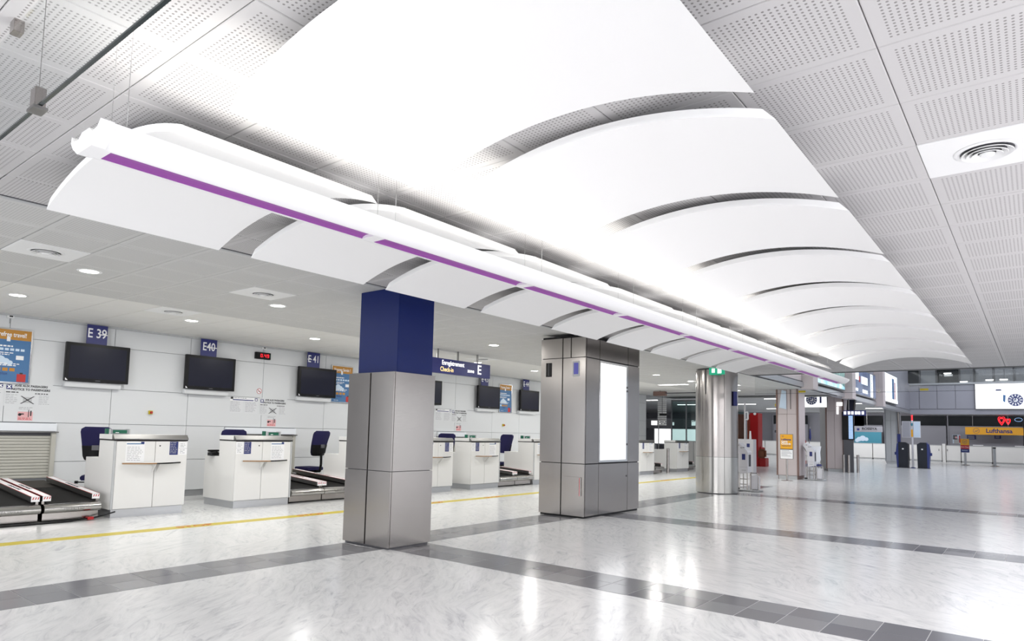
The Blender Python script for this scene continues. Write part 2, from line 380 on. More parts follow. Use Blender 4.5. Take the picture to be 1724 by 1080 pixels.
def shutter(y0, y1, zb, label):
    t = thing('roller_shutter', label, 'shutter', (XW+.02, y0, zb), group='roller shutters behind the baggage belts'); w = y1-y0; h = 1.40-zb
    B(-.03, -.02, 0, w, 0, h).build('backing', GREYD, t)
    B(-.02, .05, 0, w, h-.135, h).build('header_box', GREYL if False else mat_header, t, bevel=.004)
    B(-.02, .07, -.03, w+.03, h-.16, h-.14).build('header_rail', STEELD, t, bevel=.003)
    for s in (0, w-.07): B(-.02, .04, s, s+.07, 0, h-.16).build('side_frame', SLATW, t, bevel=.004)
    n = int((h-.16)/.052)
    for i in range(n):
        z = .052*i; MB().prism([(-.02, z), (-.008, z+.004), (-.003, z+.026), (-.008, z+.047), (-.02, z+.05)], 'y', .07, w-.07).build('slat', SLATW, t)
mat_header = mat('header_bluish_white', (.8, .83, .87), .4)
shutter(2.55, 4.28, .46, 'white roller shutter behind the nearest baggage belts')
shutter(7.42, 9.15, .3, 'roller shutter behind the belts right of desk E 40')
shutter(13.9, 15.1, .3, 'roller shutter behind the belts of desks E 43 and E 44')
# ---------------------------------------------------------------- columns
def panel(t, name, x0, x1, y0, y1, z0, z1, M, g=.004):
    if x1-x0 < .03: return B(x0, x1, y0+g, y1-g, z0+g, z1-g).build(name, M, t, bevel=.002)
    return B(x0+g, x1-g, y0, y1, z0+g, z1-g).build(name, M, t, bevel=.002)
c1 = thing('square_column', 'square column with royal blue top above stainless steel panels', 'column', (-6.49, 5.89, 0))
B(-.405, .405, -.335, .335, 0, 2.14).build('core', GREYD, c1)
B(-.335, .40, -.29, .33, 2.14, Zc).build('blue_sleeve', BLUEP, c1, bevel=.004)
for a, b in ((.022, .93), (.934, 2.15)):
    panel(c1, 'steel_panel', -.425, -.005, -.365, -.34, a, b, STEEL, .002); panel(c1, 'steel_panel', .012, .43, -.365, -.34, a, b, STEEL, .002)
    panel(c1, 'steel_panel', .41, .43, -.338, .36, a, b, STEEL, .002); panel(c1, 'steel_panel', -.43, -.41, -.338, .36, a, b, STEEL, .002)
    panel(c1, 'steel_panel', -.408, .408, .34, .36, a, b, STEEL, .002)
B(-.43, .43, -.365, .36, 2.146, 2.151).build('steel_cap', STEEL, c1)
c2 = thing('square_column', 'wide stainless steel column with a lit white poster case', 'column', (-6.49, 10.93, 0))
B(-.45, .45, -.98, .99, 0, 3.17).build('core', BLACK, c2)
zz = [.03, .93, 2.78, 3.14]
for a, b in zip(zz, zz[1:]):
    for p, q in ((-.47, -.01), (.006, .47)) if b < 3 else ((-.47, -.01), (.004, .165), (.178, .47)): panel(c2, 'steel_panel', p, q, -1.01, -.985, a, b-.008, STEEL, .002)
    for p, q in ((-.984, -.53), (-.53, .54), (.54, 1.01)):
        if a == .93 and p == -.53: continue
        panel(c2, 'steel_panel', .45, .472, p, q, a, b-.008, STEEL, .005)
    panel(c2, 'steel_panel', -.472, -.45, -.984, 1.01, a, b-.008, STEEL)
B(-.353, -.235, -1.02, -1.009, 2.45, 2.70).build('black_slot', BLACK, c2); B(-.30, -.288, -1.024, -1.019, 2.47, 2.69).build('slot_bar', GREYD, c2)
o = B(.21, .35, -1.016, -1.01, 2.44, 2.71).build('sticker_frame', GREYL, c2); B(.235, .325, -1.019, -1.0155, 2.48, 2.68).build('blue_sticker', mat('lilac_sticker', (.12, .12, .5), .4), o)
o = B(.065, .41, -1.03, -1.009, .38, .70).build('hatch_door', STEEL, c2, bevel=.004); B(.385, .395, -1.036, -1.03, .38, .69).build('edge_strip', REDP, o); B(.40, .408, -1.036, -1.03, .38, .69).build('edge_strip', WHITE, o)
pc = B(.44, .475, -.525, .535, .945, 2.76).build('poster_case', CHROME, c2, bevel=.004)
B(.474, .478, -.49, .455, .985, 2.72).build('lit_face', LIGHTBOX, pc)
for z in (1.25, 2.25, 2.32): B(.475, .49, .475, .5, z, z+.035).build('lock', GREYD, pc)
B(.472, .48, .49, .51, .66, .69).build('lock', GREYD, c2)
c3 = thing('round_column', 'round stainless steel column beside a self-service kiosk', 'column', (-6.52, 17.36, 0))
MB().lathe([(0, 0), (.49, 0), (.49, Zc), (0, Zc)], n=40).build('core', GREYD, c3)
def arcpanel(name, a0, a1, r0, r1, z0, z1, M, n):
    pts = []
    for i in range(n+1): t = a0+(a1-a0)*i/n; pts.append((r1*math.cos(t), r1*math.sin(t)))
    for i in range(n, -1, -1): t = a0+(a1-a0)*i/n; pts.append((r0*math.cos(t), r0*math.sin(t)))
    MB().prism(pts, 'z', z0, z1).build(name, M, c3, smooth=True)
A = math.radians
for z0, z1, M in ((.02, .93, STEEL2), (.936, Zc-.04, STEEL)):
    arcpanel('steel_panel', A(-48.5), A(130), .5, .53, z0, z1, M, 30); arcpanel('steel_panel', A(130.7), A(310.5), .5, .53, z0, z1, M, 30)
b = MB()
t = A(-100); b.box(-.012, .012, -.006, .006, 2.55, Zc-.04); o = b.build('dark_slot', GREYD, c3, loc=(.534*math.cos(t), .534*math.sin(t), 0), rotz=t+PI/2)
o = B(-.07, .07, -.012, .012, 2.25, 2.62).build('blue_sign_plate', BLUES, c3, loc=(.56*math.cos(A(-15)), .56*math.sin(A(-15)), 0), rotz=A(75))
ex = thing('exit_sign', 'green emergency exit sign hung above the round column', 'sign', (-6.28, 16.75, 3.13))
B(-.2, .2, -.015, .015, -.1, .08).build('panel', GREENS, ex); B(-.01, .01, -.01, .01, .08, .1).build('hanger', STEELD, ex)
B(-.13, -.05, -.018, -.015, -.05, .06).build('arrow', SIGNTXT, ex); B(.02, .12, -.018, -.015, -.07, .07).build('pictogram', SIGNTXT, ex)
# ---------------------------------------------------------------- curved canopies
def canopy_mesh(W, L, th=.046, rise=.188, lip=.06, n=28):
    mb = MB(); r = (W*W/4+rise*rise)/(2*rise); ro = []; to = []
    for i in range(n+1):
        x = -W/2+W*i/n; z = math.sqrt(r*r-x*x)-(r-rise); ro.append((x, z-th))
        x2 = x*(W/2-lip)/(W/2); z2 = math.sqrt(r*r-x2*x2)-(r-rise); to.append((x2, z2))
    mb.prism(ro+to[::-1], 'y', 0, L); return mb
PITCH = 1.587
o = canopy_mesh(2.035, 1.285).build('ceiling_canopy', CANOPY, smooth=True); cme = o.data; bpy.data.objects.remove(o)
wire = MB()
wire.cyl((0, 0, 0), (0, 0, .1), .0022, n=6)
o = wire.build('suspension_wire', CHROME); wme = o.data; bpy.data.objects.remove(o)
od = ['nearest', 'second', 'third', 'fourth', 'fifth', 'sixth', 'seventh', 'eighth', 'ninth and farthest']
for row, x in (('left row over the columns', -4.366), ('right row', -1.918)):
    for k in range(9):
        c = link('ceiling_canopy', cme, None, (x, 1.565+PITCH*k, 2.985))
        tag(c, 'white curved ceiling canopy, %s of the %s' % (od[k], row), 'ceiling canopy', 'curved white canopies hung under the ceiling')
        for sx in (-.6, .6):
            for sy in (.2, 1.08): link('suspension_wire', wme, c, (sx, sy, .11))
# ---------------------------------------------------------------- light bar
bar = thing('light_bar', 'long white hanging light bar with purple slots below the canopies', 'pendant light', (-3.157, 1.045, 2.668))
LB = PITCH*9+.14
prof = [(-.155, .05), (-.125, .022), (-.075, .016), (-.04, .04), (.04, .04), (.075, .016), (.125, .022), (.155, .05), (.158, .02), (.13, -.012), (.078, -.045), (.056, -.045), (.056, -.022), (-.056, -.022), (-.056, -.045), (-.078, -.045), (-.13, -.012), (-.158, .02)]
MB().prism(prof, 'y', 0, LB).build('housing', BARW, bar, smooth=True)
full = [p for p in prof if p not in ((.056, -.022), (-.056, -.022))]
for y in (0, LB-.05): MB().prism([(p[0]*1.03, p[1]*1.03) for p in full], 'y', y-.006, y+.05).build('end_cap', BARW, bar)
for k in range(10):
    y = .05+PITCH*k-.03
    B(-.056, .056, y-.03 if k else y-.02, y+.06, -.045, -.022).build('slot_bridge', BARW, bar)
for k in range(9):
    y = .11+PITCH*k-.03
    MB().prism([(-.0555, -.044), (-.0555, -.0222), (.0555, -.0222), (.0555, -.044), (.0545, -.044), (.045, -.033), (.02, -.027), (-.02, -.027), (-.045, -.033), (-.0545, -.044)], 'y', y, y+PITCH-.09).build('purple_diffuser', PURPLE, bar)
for k in range(10):
    y = .12+PITCH*k
    for s in (-.07, .1): MB().cyl((s, y, .02), (s, y, Zc-2.668-.002), .0018, n=6).build('suspension_wire', CHROME, bar)
# ---------------------------------------------------------------- smoke curtains
def curtain(name, label, x0, x1, y, z0, clamps, wires, G=GLASS):
    t = thing(name, label, 'glass screen', ((x0+x1)/2, y, z0)); w = (x1-x0)/2
    B(-w, w, -.006, .006, .004, Zc-z0-.02).build('pane', G, t)
    B(-w, w, -.0065, .0065, -.003, .0045).build('bottom_edge', GLASSE, t)
    for x, z in clamps:
        B(x-.03, x+.03, -.02, .02, z-.012, z+.075).build('steel_clamp', STEEL, t, bevel=.002)
        if z < .2: B(x-.04, x+.04, -.026, .026, z-.018, z-.006).build('clamp_foot', STEELD, t)
    for x in wires: MB().cyl((x, 0, .06), (x, 0, Zc-z0), .0016, n=6).build('cable', STEELD, t)
    return t
curtain('smoke_curtain', 'clear glass smoke curtain with steel clamps at the top left', -6.2, 2.5, .842, 2.715, [(-1.25, 0), (-1.62, .46), (1.2, 0)], [-1.25, 1.2])
fc = curtain('smoke_curtain', 'clear glass smoke curtain with yellow stickers at the far ceiling edge', -6.3, 6, 19.78, 2.71, [(-3, 0), (0, 0), (3, 0)], [-3, 0, 3])
for x in (-4.87, -2.0): B(x-.09, x+.09, -.009, -.007, .02, .075).build('yellow_sticker', YELLOW, fc)
# ================================================================ check-in side
# monitors
def monitor():
    t = thing('tv_monitor', 'x', 'monitor', group='black flat screens over the check-in desks')
    B(-.07, 0, 0, 1.065, 0, .69).build('housing', BLACK, t, bevel=.006)
    B(0, .003, .06, 1.005, .06, .635).build('screen', SCREEN, t)
    MB().prism([(.012, .012), (.055, .012), (.012, .055)], 'x', .0005, .002).build('corner_sticker', PAPER, t)
    B(0, .002, .5, .58, .02, .035).build('button_row', GREYD, t)
    B(-.16, -.07, .2, .86, .15, .5).build('wall_bracket', GREYD, t)
    B(-.155, -.06, .03, .97, -.10, -.004).build('cable_box', WALLW, t, bevel=.006)
    return t
mon0 = None
for y, l in ((4.30, 'nearest the camera'), (6.44, 'left of the red digital clock'), (9.085, 'right of the red digital clock'), (12.82, 'seen just right of the blue topped column'), (15.49, 'below the right end of the blue zone sign'), (17.65, 'against the left edge of the wide steel column')):
    lab = 'black flat monitor on the desk wall '+l; loc = (XW+.17, y, 2.158)
    if not mon0: mon0 = monitor(); mon0.location = loc; mon0['label'] = lab
    else: clone(mon0, loc, lab)
for y, s, side, lw in ((4.62, 'E 39', 1, 'leftmost of the row'), (6.74, 'E40', 1, 'left of the red digital clock'), (9.325, 'E 41', 0, 'right of the red digital clock'), (15.66, 'E 43', 0, 'half behind the hanging zone sign'), (17.83, 'E 44', 0, 'rightmost, beside the wide steel column')):
    t = thing('desk_number_sign', 'blue desk number sign reading %s, %s' % (s, lw), 'sign', (XW+.13, y, 2.852), group='blue desk number signs')
    B(-.01, .0, 0, .345, 0, .35).build('panel', BLUES, t)
    B(-.13, -.01, .1, .24, .1, .2).build('wall_bracket', GREYM, t)
    txt('lettering', s, .235, PAPER, t, (.001, .172, .19), sx=.78, bold=.003)
    B(.0005, .003, .20 if side else -.002, .346 if side else .12, .175, .192).build('glare_strip', PAPER, t)  # white strip painting the ceiling light's reflection across the sign
# posters
def poster(y, head, label):
    t = thing('framed_poster', label, 'poster', (XW+.01, y, 2.06), group='travel advice posters in metal frames')
    B(0, .012, 0, .66, 0, .92).build('backing', GREYM, t)
    for a in ((0, .66, 0, .022), (0, .66, .898, .92), (0, .022, .022, .898), (.638, .66, .022, .898)): B(.012, .026, *a).build('frame_bar', CHROME, t)
    B(.012, .014, .022, .638, .022, .73).build('blue_field', SKYP, t); B(.012, .014, .022, .638, .73, .898).build('orange_band', ORANGEP, t)
    txt('heading', head, .105, PAPER, t, (.015, .33, .815), sx=.72, bold=.002)
    mb = MB()
    for q, (yy, zz, r) in enumerate(((.16, .36, .06), (.22, .38, .075), (.30, .36, .055), (.12, .33, .05), (.36, .34, .04))): mb.cyl((.0138, yy, zz), (.0145+.0003*q, yy, zz), r, n=18)
    mb.build('cloud', SKYL, t)
    mb = MB(); lines(mb, .0146, .06, .5, .60, .64, 1, .6); lines(mb, .0146, .05, .42, .46, .52, 2, .5); lines(mb, .0146, .05, .5, .28, .34, 2, .5); lines(mb, .0146, .1, .3, .05, .07, 1, .4); mb.build('print_lines', PAPER, t)
    mb = MB()
    for k in range(7): mb.box(.0142, .0148, .05+.075*k, .05+.075*k+.055, .545, .585)
    mb.build('pictogram_row', SKYL, t)
    for k in range(4): B(.0142, .0148, .06+.1*k, .06+.1*k+.075, .2, .255).build('icon', ORANGEP if k else SKYL, t)
    txt('print_word', 'Relax', .07, NAVYP, t, (.015, .26, .16)); B(.0142, .0155, .47, .6, .03, .16).build('red_suitcase', REDP, t); B(.0142, .0155, .51, .555, .16, .185).build('suitcase_handle', INK, t)
    B(.0142, .0155, .44, .55, .40, .47).build('clear_bag', PAPER, t)
    o = B(.0142, .022, .29, .34, .70, .78).build('hang_tag', PAPER, t); o.rotation_euler.x = 0
poster(3.165, 'Carefree travel!', 'framed blue poster reading Carefree travel at the left edge')
poster(10.105, 'Voyagez Serein !', 'framed blue poster half hidden behind the E 41 monitor')
poster(16.69, 'Voyagez Serein !', 'framed blue poster between the E 43 and E 44 monitors')
# notices printed on the wall
SHEETW = mat('notice_sheet', (.7, .71, .73), .5)
def notice(y, label):
    t = thing('wall_notice', label, 'notice', (XW+.001, y, 1.42), group='passenger notices with a crossed out bag')
    B(0, .001, 0, .70, .26, .65).build('sheet', WALLW, t); B(0, .0012, .20, .44, 0, .26).build('lower_sheet', WALLW, t)
    txt('heading', 'AVIS AUX PASSAGERS', .05, INK, t, (.0015, .38, .605), bold=.002); txt('heading', 'NOTICE TO PASSENGERS', .05, INK, t, (.0015, .38, .545), bold=.002)
    B(.001, .002, .02, .10, .54, .62).build('pictogram', NAVYP, t); txt('pictogram_plane', 'x', .1, PAPER, t, (.0022, .06, .59), bold=.004)
    lines(MB(), .0012, .02, .27, .47, .51, 1, .4).build('bold_print', INK, t); lines(MB(), .0012, .44, .69, .46, .50, 1, .4, seed=3).build('bold_print', INK, t)
    mb = MB(); lines(mb, .0012, .02, .2, .29, .46, 6, .22); lines(mb, .0012, .5, .68, .29, .46, 6, .22, seed=5); lines(mb, .0014, .22, .42, .20, .25, 2, .3); mb.build('fine_print', INKG, t)
    mb = MB(); mb.box(.0013, .0018, .27, .40, .32, .42)
    mb.build('bag_picture', GREYL, t); mb = MB()
    for s in (-1, 1): mb.add([(.003, .335-s*.107, .305), (.003, .335-s*.083, .305), (.003, .335+s*.107, .435), (.003, .335+s*.083, .435)], [(0, 1, 2, 3)])
    mb.build('cross', INK, t)
    B(.0013, .0018, .21, .43, .02, .17).build('pink_picture', PINKP, t); mb = MB(); lines(mb, .0022, .22, .42, .03, .07, 2, .4, seed=8); mb.build('red_print', REDP, t)
    mb = MB(); mb.cyl((.002, .24, .12), (.0025, .24, .12), .025, n=10); mb.box(.002, .0025, .235, .3, .12, .14); mb.box(.002, .0025, .36, .372, .08, .2); mb.box(.002, .0025, .39, .41, .1, .19); mb.build('dark_figure', INK, t)
notice(3.49, 'passenger notice with crossed out bag below the left poster'); notice(8.215, 'passenger notice with crossed out bag left of the E 41 monitor'); notice(14.5, 'passenger notice with crossed out bag below the blue zone sign')
def notice2(y, label):
    t = thing('wall_notice', label, 'notice', (XW+.001, y, 1.71), group='two column passenger notices')
    for a in (0, .345): B(0, .001, a, a+.3, 0, .26).build('sheet', SHEETW, t)
    B(0, .001, 0, .66, .26, .345).build('header_sheet', PAPER, t); B(.001, .0016, .06, .55, .275, .295).build('blue_rule', NAVYP, t)
    B(.001, .002, .58, .65, .27, .34).build('pictogram', NAVYP, t); txt('pictogram_plane', 'x', .09, PAPER, t, (.0022, .615, .31), bold=.004)
    B(.001, .002, .01, .07, .30, .345).build('pictogram', INK, t)
    mb = MB(); lines(mb, .0012, .09, .5, .305, .34, 1, .4)
    for a in (.01, .36): lines(mb, .0012, a, a+.27, .02, .25, 8, .25, seed=int(a*50))
    mb.build('fine_print', INKG, t)
notice2(2.815, 'two column notice cut by the left picture edge'); notice2(7.515, 'two column notice right of the E 40 monitor'); notice2(13.82, 'two column notice right of the blue topped column')
t = thing('no_smoking_sign', 'round no smoking sign on the wall between E 40 and E 41', 'sign', (XW+.002, 8.19, 2.213))
MB().cyl((0, 0, 0), (.003, 0, 0), .05, n=24).build('disc', PAPER, t); MB().lathe([(.052, 0), (.06, 0), (.06, .004), (.052, .004), (.052, 0)], n=28).build('ring', REDP, t).rotation_euler.y = PI/2
o = B(.003, .005, -.05, .05, -.005, .005).build('slash', REDP, t); o.rotation_euler.x = -.8
B(.003, .0045, -.03, .03, -.008, .004).build('cigarette', INK, t)
t = thing('digital_clock', 'black digital wall clock showing 0:49 in red', 'clock', (XW+.06, 8.03, 2.925))
B(-.06, 0, 0, .37, 0, .15).build('housing', BLACK, t, bevel=.004)
SEG = {'0': 'abcdef', '4': 'bcfg', '9': 'abcdfg'}
def seg7(ch, y, z, w, h):
    mb = MB(); tk = .011
    for s in SEG[ch]:
        r = {'a': (y, y+w, z+h-tk, z+h), 'd': (y, y+w, z, z+tk), 'g': (y, y+w, z+h/2-tk/2, z+h/2+tk/2), 'b': (y+w-tk, y+w, z+h/2, z+h), 'c': (y+w-tk, y+w, z, z+h/2), 'e': (y, y+tk, z, z+h/2), 'f': (y, y+tk, z+h/2, z+h)}[s]
        mb.box(.0005, .002, *r)
    mb.build('led_digit', REDLED, t)
for ch, y in (('0', .115), ('4', .205), ('9', .275)): seg7(ch, y, .04, .048, .075)
B(.0005, .002, .175, .187, .045, .06).build('led_colon', REDLED, t)
for y, l in ((3.48, 'small white box high on the wall above the left poster'), (8.24, 'small white box high on the wall above the red digital clock')):
    t = thing('wall_sensor', l, 'sensor', (XW, y, 3.15)); B(0, .05, -.05, .05, 0, .07).build('housing', WHITE, t, bevel=.004); B(.05, .052, -.02, .03, .02, .04).build('dark_slot', BLACK, t)
    B(0, .006, -.004, .004, -.085, 0).build('cable_duct', GREYM, t)
for y, l in ((5.87, 'red emergency stop on a yellow box right of desk E 39'), (16.95, 'red emergency stop on a yellow box under the right poster')):
    t = thing('emergency_stop', l, 'button', (XW, y, 1.655)); B(0, .05, -.035, .035, -.035, .035).build('yellow_box', YELLOW, t, bevel=.004); MB().cyl((.05, 0, 0), (.08, 0, 0), .026, .022).build('red_button', RED, t)
# check-in desks: local x = depth (front at 0, back negative), y = width, z up
def desk(label, loc, flip, width=1.13):
    t = thing('checkin_desk', label, 'desk', loc, group='white laminate check-in desks'); w = width
    def yy(a, b): return (a, b) if not flip else (w-b, w-a)
    side = [(-1.05, .125), (-.02, .125), (-.02, 1.168), (-.555, 1.168), (-.555, .885), (-1.05, .885)]
    for s in (0, w-.03): MB().prism(side, 'y', s, s+.03).build('side_panel', LAMW, t, bevel=.002)
    B(-1.03, -.05, .03, w-.03, .13, .8).build('carcass', LAMW, t)
    B(-.54, -.05, .03, w-.03, .8, 1.165).build('upper_carcass', LAMW, t)
    B(-1.04, -.55, .03, w-.03, .8, .884).build('work_surface', LAMW, t)
    B(-.05, -.018, .004, w-.004, .13, 1.165).build('door_void', BROWNE, t)
    h = w*.545
    for a, b in ((.035, h-.004), (h+.004, w-.002)):
        d = B(-.018, 0, *yy(a, b), .132, 1.16).build('door', LAMW, t, bevel=.002)
        if a > .3:
            k = yy(h+.06, h+.08); MB().cyl((0, sum(k)/2, 1.09), (.004, sum(k)/2, 1.09), .011, n=12).build('lock', BLACK, d)
    B(-.018, .002, *yy(.0, .03), .13, 1.165).build('corner_post', GREYL, t)
    B(-.56, .004, -.004, w+.004, 1.168, 1.188).build('black_strip', BLACK, t)  # black strip between the desk front and the worktop
    MB().prism([(-.565, 1.188), (-.08, 1.188), (-.08, 1.262), (-.565, 1.262)], 'y', -.006, w+.006).build('worktop', LAMW, t, bevel=.003)
    MB().prism([(-.08, 1.188), (.008, 1.188), (.008, 1.2), (-.05, 1.264), (-.08, 1.264)], 'y', -.006, w+.012).build('steel_edge', STEELD, t)
    B(-1.03, -.03, .02, w-.02, 0, .125).build('plinth', CORR, t)
    for k in range(5): B(-.031, -.026, .018, w-.018, .012+.024*k, .022+.024*k).build('plinth_rib', CORR, t)
    # writing ledge, curved front, on a bracket
    n = 16; L = .90; y0 = w/2-L/2
    pts = [(0, y0)]+[(.035+.16*math.sin(PI*i/n), y0+L*i/n) for i in range(n+1)]+[(0, y0+L)]
    lg = MB().prism(pts, 'z', .812, .832).build('ledge', LAMW, t)
    ed = MB()
    for i in range(n):
        p, q = pts[i+1], pts[i+2]; ed.add([(p[0], p[1], .811), (q[0], q[1], .811), (q[0], q[1], .833), (p[0], p[1], .833), (p[0]+.004, p[1], .811), (q[0]+.004, q[1], .811), (q[0]+.004, q[1], .833), (p[0]+.004, p[1], .833)], [(0,1,2,3),(4,7,6,5),(3,2,6,7),(0,4,5,1)], 0 if (i < n/2) else 1)
    ed.build('ledge_edge', [WOODE, BLACK], lg)
    for s in (h-.035, h+.03): MB().prism([(0, .812), (.14, .812), (0, .66)], 'y', *yy(s, s+.008)).build('ledge_bracket', LAMW, t)
    # notices stuck on the front
    a = yy(w-.29, w-.155); o = B(0, .002, *a, .945, 1.158).build('blue_notice', NAVYP, t); mb = MB(); lines(mb, .0022, a[0]+.01, a[1]-.01, .96, 1.15, 7, .3); mb.build('notice_print', GREYL, o)
    a = yy(w-.14, w-.005); o = B(0, .002, *a, .945, 1.158).build('white_notice', PAPER, t); mb = MB(); lines(mb, .0022, a[0]+.02, a[1]-.02, 1.06, 1.13, 3, .3); lines(mb, .0022, a[0]+.02, a[1]-.02, .96, 1.03, 3, .3, seed=4); mb.build('notice_print', INKG, o)
    B(.002, .003, a[0], a[1], 1.045, 1.05).build('notice_fold', GREYL, o)
    a = yy(.17, .45); o = B(0, .0012, *a, .84, 1.158).build('rules_notice', PAPER, t); mb = MB(); lines(mb, .0014, a[0]+.02, a[1]-.02, .85, 1.08, 9, .25, seed=9); mb.build('notice_print', INKG, o); B(.0012, .0018, a[0]+.01, a[1]-.01, 1.115, 1.13).build('blue_rule', SKYP, o); B(.0012, .0018, a[1]-.06, a[1]-.01, 1.115, 1.155).build('pictogram', NAVYP, o)
    return t
XD = -10.88
dA = desk('white check-in desk below the E 39 screen, nearest the camera', (XD, 4.29, 0), False)
dB = desk('white check-in desk below the E 40 screen with baggage belts on its right', (XD, 6.285, 0), True, 1.14)
clone(dA, (XD, 8.95, 0), 'white check-in desk behind the blue topped column with its stepped side visible')
clone(dA, (XD, 10.78, 0), 'white check-in desk seen at the right edge of the blue topped column')
clone(dB, (XD, 12.58, 0), 'white check-in desk below the E 43 screen')
clone(dA, (XD, 15.24, 0), 'white check-in desk partly hidden by the wide steel column')
clone(dB, (-11.13, 22.2, 0), 'white far check-in desk right beside the wide steel column')
clone(dB, (-11.18, 25.5, 0), 'white far check-in desk left of the round column')
# desk devices
def reader():
    t = thing('card_printer', 'x', 'printer', group='small green fronted printers on the desks')
    B(-.12, 0, 0, .27, 0, .075).build('housing', GREYM, t, bevel=.006); B(0, .004, .03, .24, .012, .064).build('green_front', GREEN, t)
    B(-.13, .006, -.018, .0, 0, .082).build('side_cheek', GREYL, t); B(-.13, .006, .27, .288, 0, .082).build('side_cheek', GREYL, t)
    B(.004, .006, .07, .12, .02, .03).build('white_label', PAPER, t); B(-.1, -.02, -.05, -.02, 0, .085).build('dark_spool', GREEN, t)
    return t
r0 = None
for x, y, l in ((-11.25, 4.37, 'green fronted printer on the desk nearest the camera'), (-11.25, 7.12, 'green fronted printer on the second desk from the left'), (-11.3, 9.3, 'green fronted printer on the desk behind the blue topped column'), (-11.3, 12.95, 'green fronted printer on the desk under the blue zone sign'), (-11.3, 15.35, 'green fronted printer on the desk by the wide steel column')):
    loc = (x, y, 1.263)
    if not r0: r0 = reader(); r0.location = loc; r0['label'] = l
    else: clone(r0, loc, l)
t = thing('desk_telephone', 'black telephone set on the low rear top of the E 40 desk', 'telephone', (-11.66, 6.33, .885))
MB().prism([(-.1, 0), (.1, 0), (.1, .03), (0, .075), (-.1, .06)], 'x', -.08, .08).build('base', BLACK, t); B(-.09, -.03, -.11, .11, .07, .105).build('handset', BLACK, t, bevel=.012)
# office chairs: local front = +x
def chair():
    t = thing('office_chair', 'x', 'chair', group='navy swivel chairs at the check-in desks')
    n = 10; front = []; mb = MB()
    def bk(z): return -.30-.10*((z-.62)/.75)**1.5+.03*math.sin((z-.6)*5) if z > .62 else -.28
    def hw(z): s = (z-.82)/.5; return .19+.045*min(1, max(0, s))
    zz = [.80, .82, .88, .96, 1.05, 1.12, 1.2, 1.28, 1.33, 1.355, 1.365]
    def shell(z0, z1, name, M, th=.055, ex=0):
        mb = MB(); ks = [z for z in zz if z0 <= z <= z1]; m = 8; ring = []
        for z in ks:
            e = .0
            if z > 1.32: e = (z-1.32)*1.6
            if z < .83: e = (.83-z)*2
            h = hw(z)-e; b = bk(z)
            r = []
            for i in range(m+1): u = -1+2*i/m; r.append((b+.05*u*u+th/2, h*u, z))
            for i in range(m, -1, -1): u = -1+2*i/m; r.append((b+.05*u*u-th/2-ex, h*u, z))
            ring.append(r)
        L = len(ring[0]); vs = [p for r in ring for p in r]
        fs = [(k*L+i, k*L+(i+1) % L, (k+1)*L+(i+1) % L, (k+1)*L+i) for k in range(len(ring)-1) for i in range(L)]+[tuple(range(L)), tuple(range(len(vs)-1, len(vs)-L-1, -1))]
        mb.add(vs, fs); return mb.build(name, M, t, smooth=True)
    shell(.80, 1.365, 'backrest', NAVY); shell(.80, 1.05, 'back_shell', BLACK, .04, .02)
    B(-.40, -.375, -.05, .05, .98, 1.06).build('back_bracket', GREYD, t)
    mb = MB(); sq = []
    for i in range(24):
        a = 2*PI*i/24; c, s = math.cos(a), math.sin(a); k = 1/max(abs(c), abs(s))**.75; sq.append((.02+.25*c*k, .245*s*k))
    mb.prism(sq, 'z', .47, .545); mb.build('seat', NAVY, t, bevel=.015)
    B(-.16, .16, -.12, .12, .42, .47).build('mechanism', BLACK, t, bevel=.01)
    MB().tube([(-.12, 0, .44), (-.33, 0, .46), (-.36, 0, .62), (-.35, 0, .86)], .028).build('back_stem', BLACK, t)
    MB().cyl((-.02, .1, .43), (-.02, .3, .43), .01).cyl((-.02, .28, .43), (-.02, .33, .43), .024).build('adjuster_knob', BLACK, t)
    MB().cyl((0, 0, .09), (0, 0, .43), .03).build('gas_lift', BLACK, t)
    for k in range(5):
        a = 2*PI*k/5; c, s = math.cos(a), math.sin(a)
        lg = MB().cyl((0, 0, .11), (.29*c, .29*s, .075), .026, .016, n=8).build('base_leg', BLACK, t); MB().cyl((.29*c-.02*s, .29*s+.02*c, .03), (.29*c+.02*s, .29*s-.02*c, .03), .03, n=12).build('castor', BLACK, lg)
    return t
ch = chair(); ch.location = (-12.9, 9.29, 0); ch.scale = (1, 1, 1); ch.rotation_euler.z = A(187); ch['label'] = 'navy swivel chair standing in the open behind the belts of desk E 40'
clone(ch, (-12.4, 4.66, 0), 'navy swivel chair behind the desk nearest the camera', A(150)); clone(ch, (-12.42, 7.05, 0), 'navy swivel chair mostly hidden behind the second desk from the left', A(160))
clone(ch, (-12.4, 11.3, 0), 'navy swivel chair behind the desk at the right edge of the blue topped column', A(150)); clone(ch, (-12.45, 13.3, 0), 'navy swivel chair behind the desk under the blue zone sign', A(140))
clone(ch, (-12.5, 15.75, 0), 'navy swivel chair seen over the belts of desk E 43', A(-90))
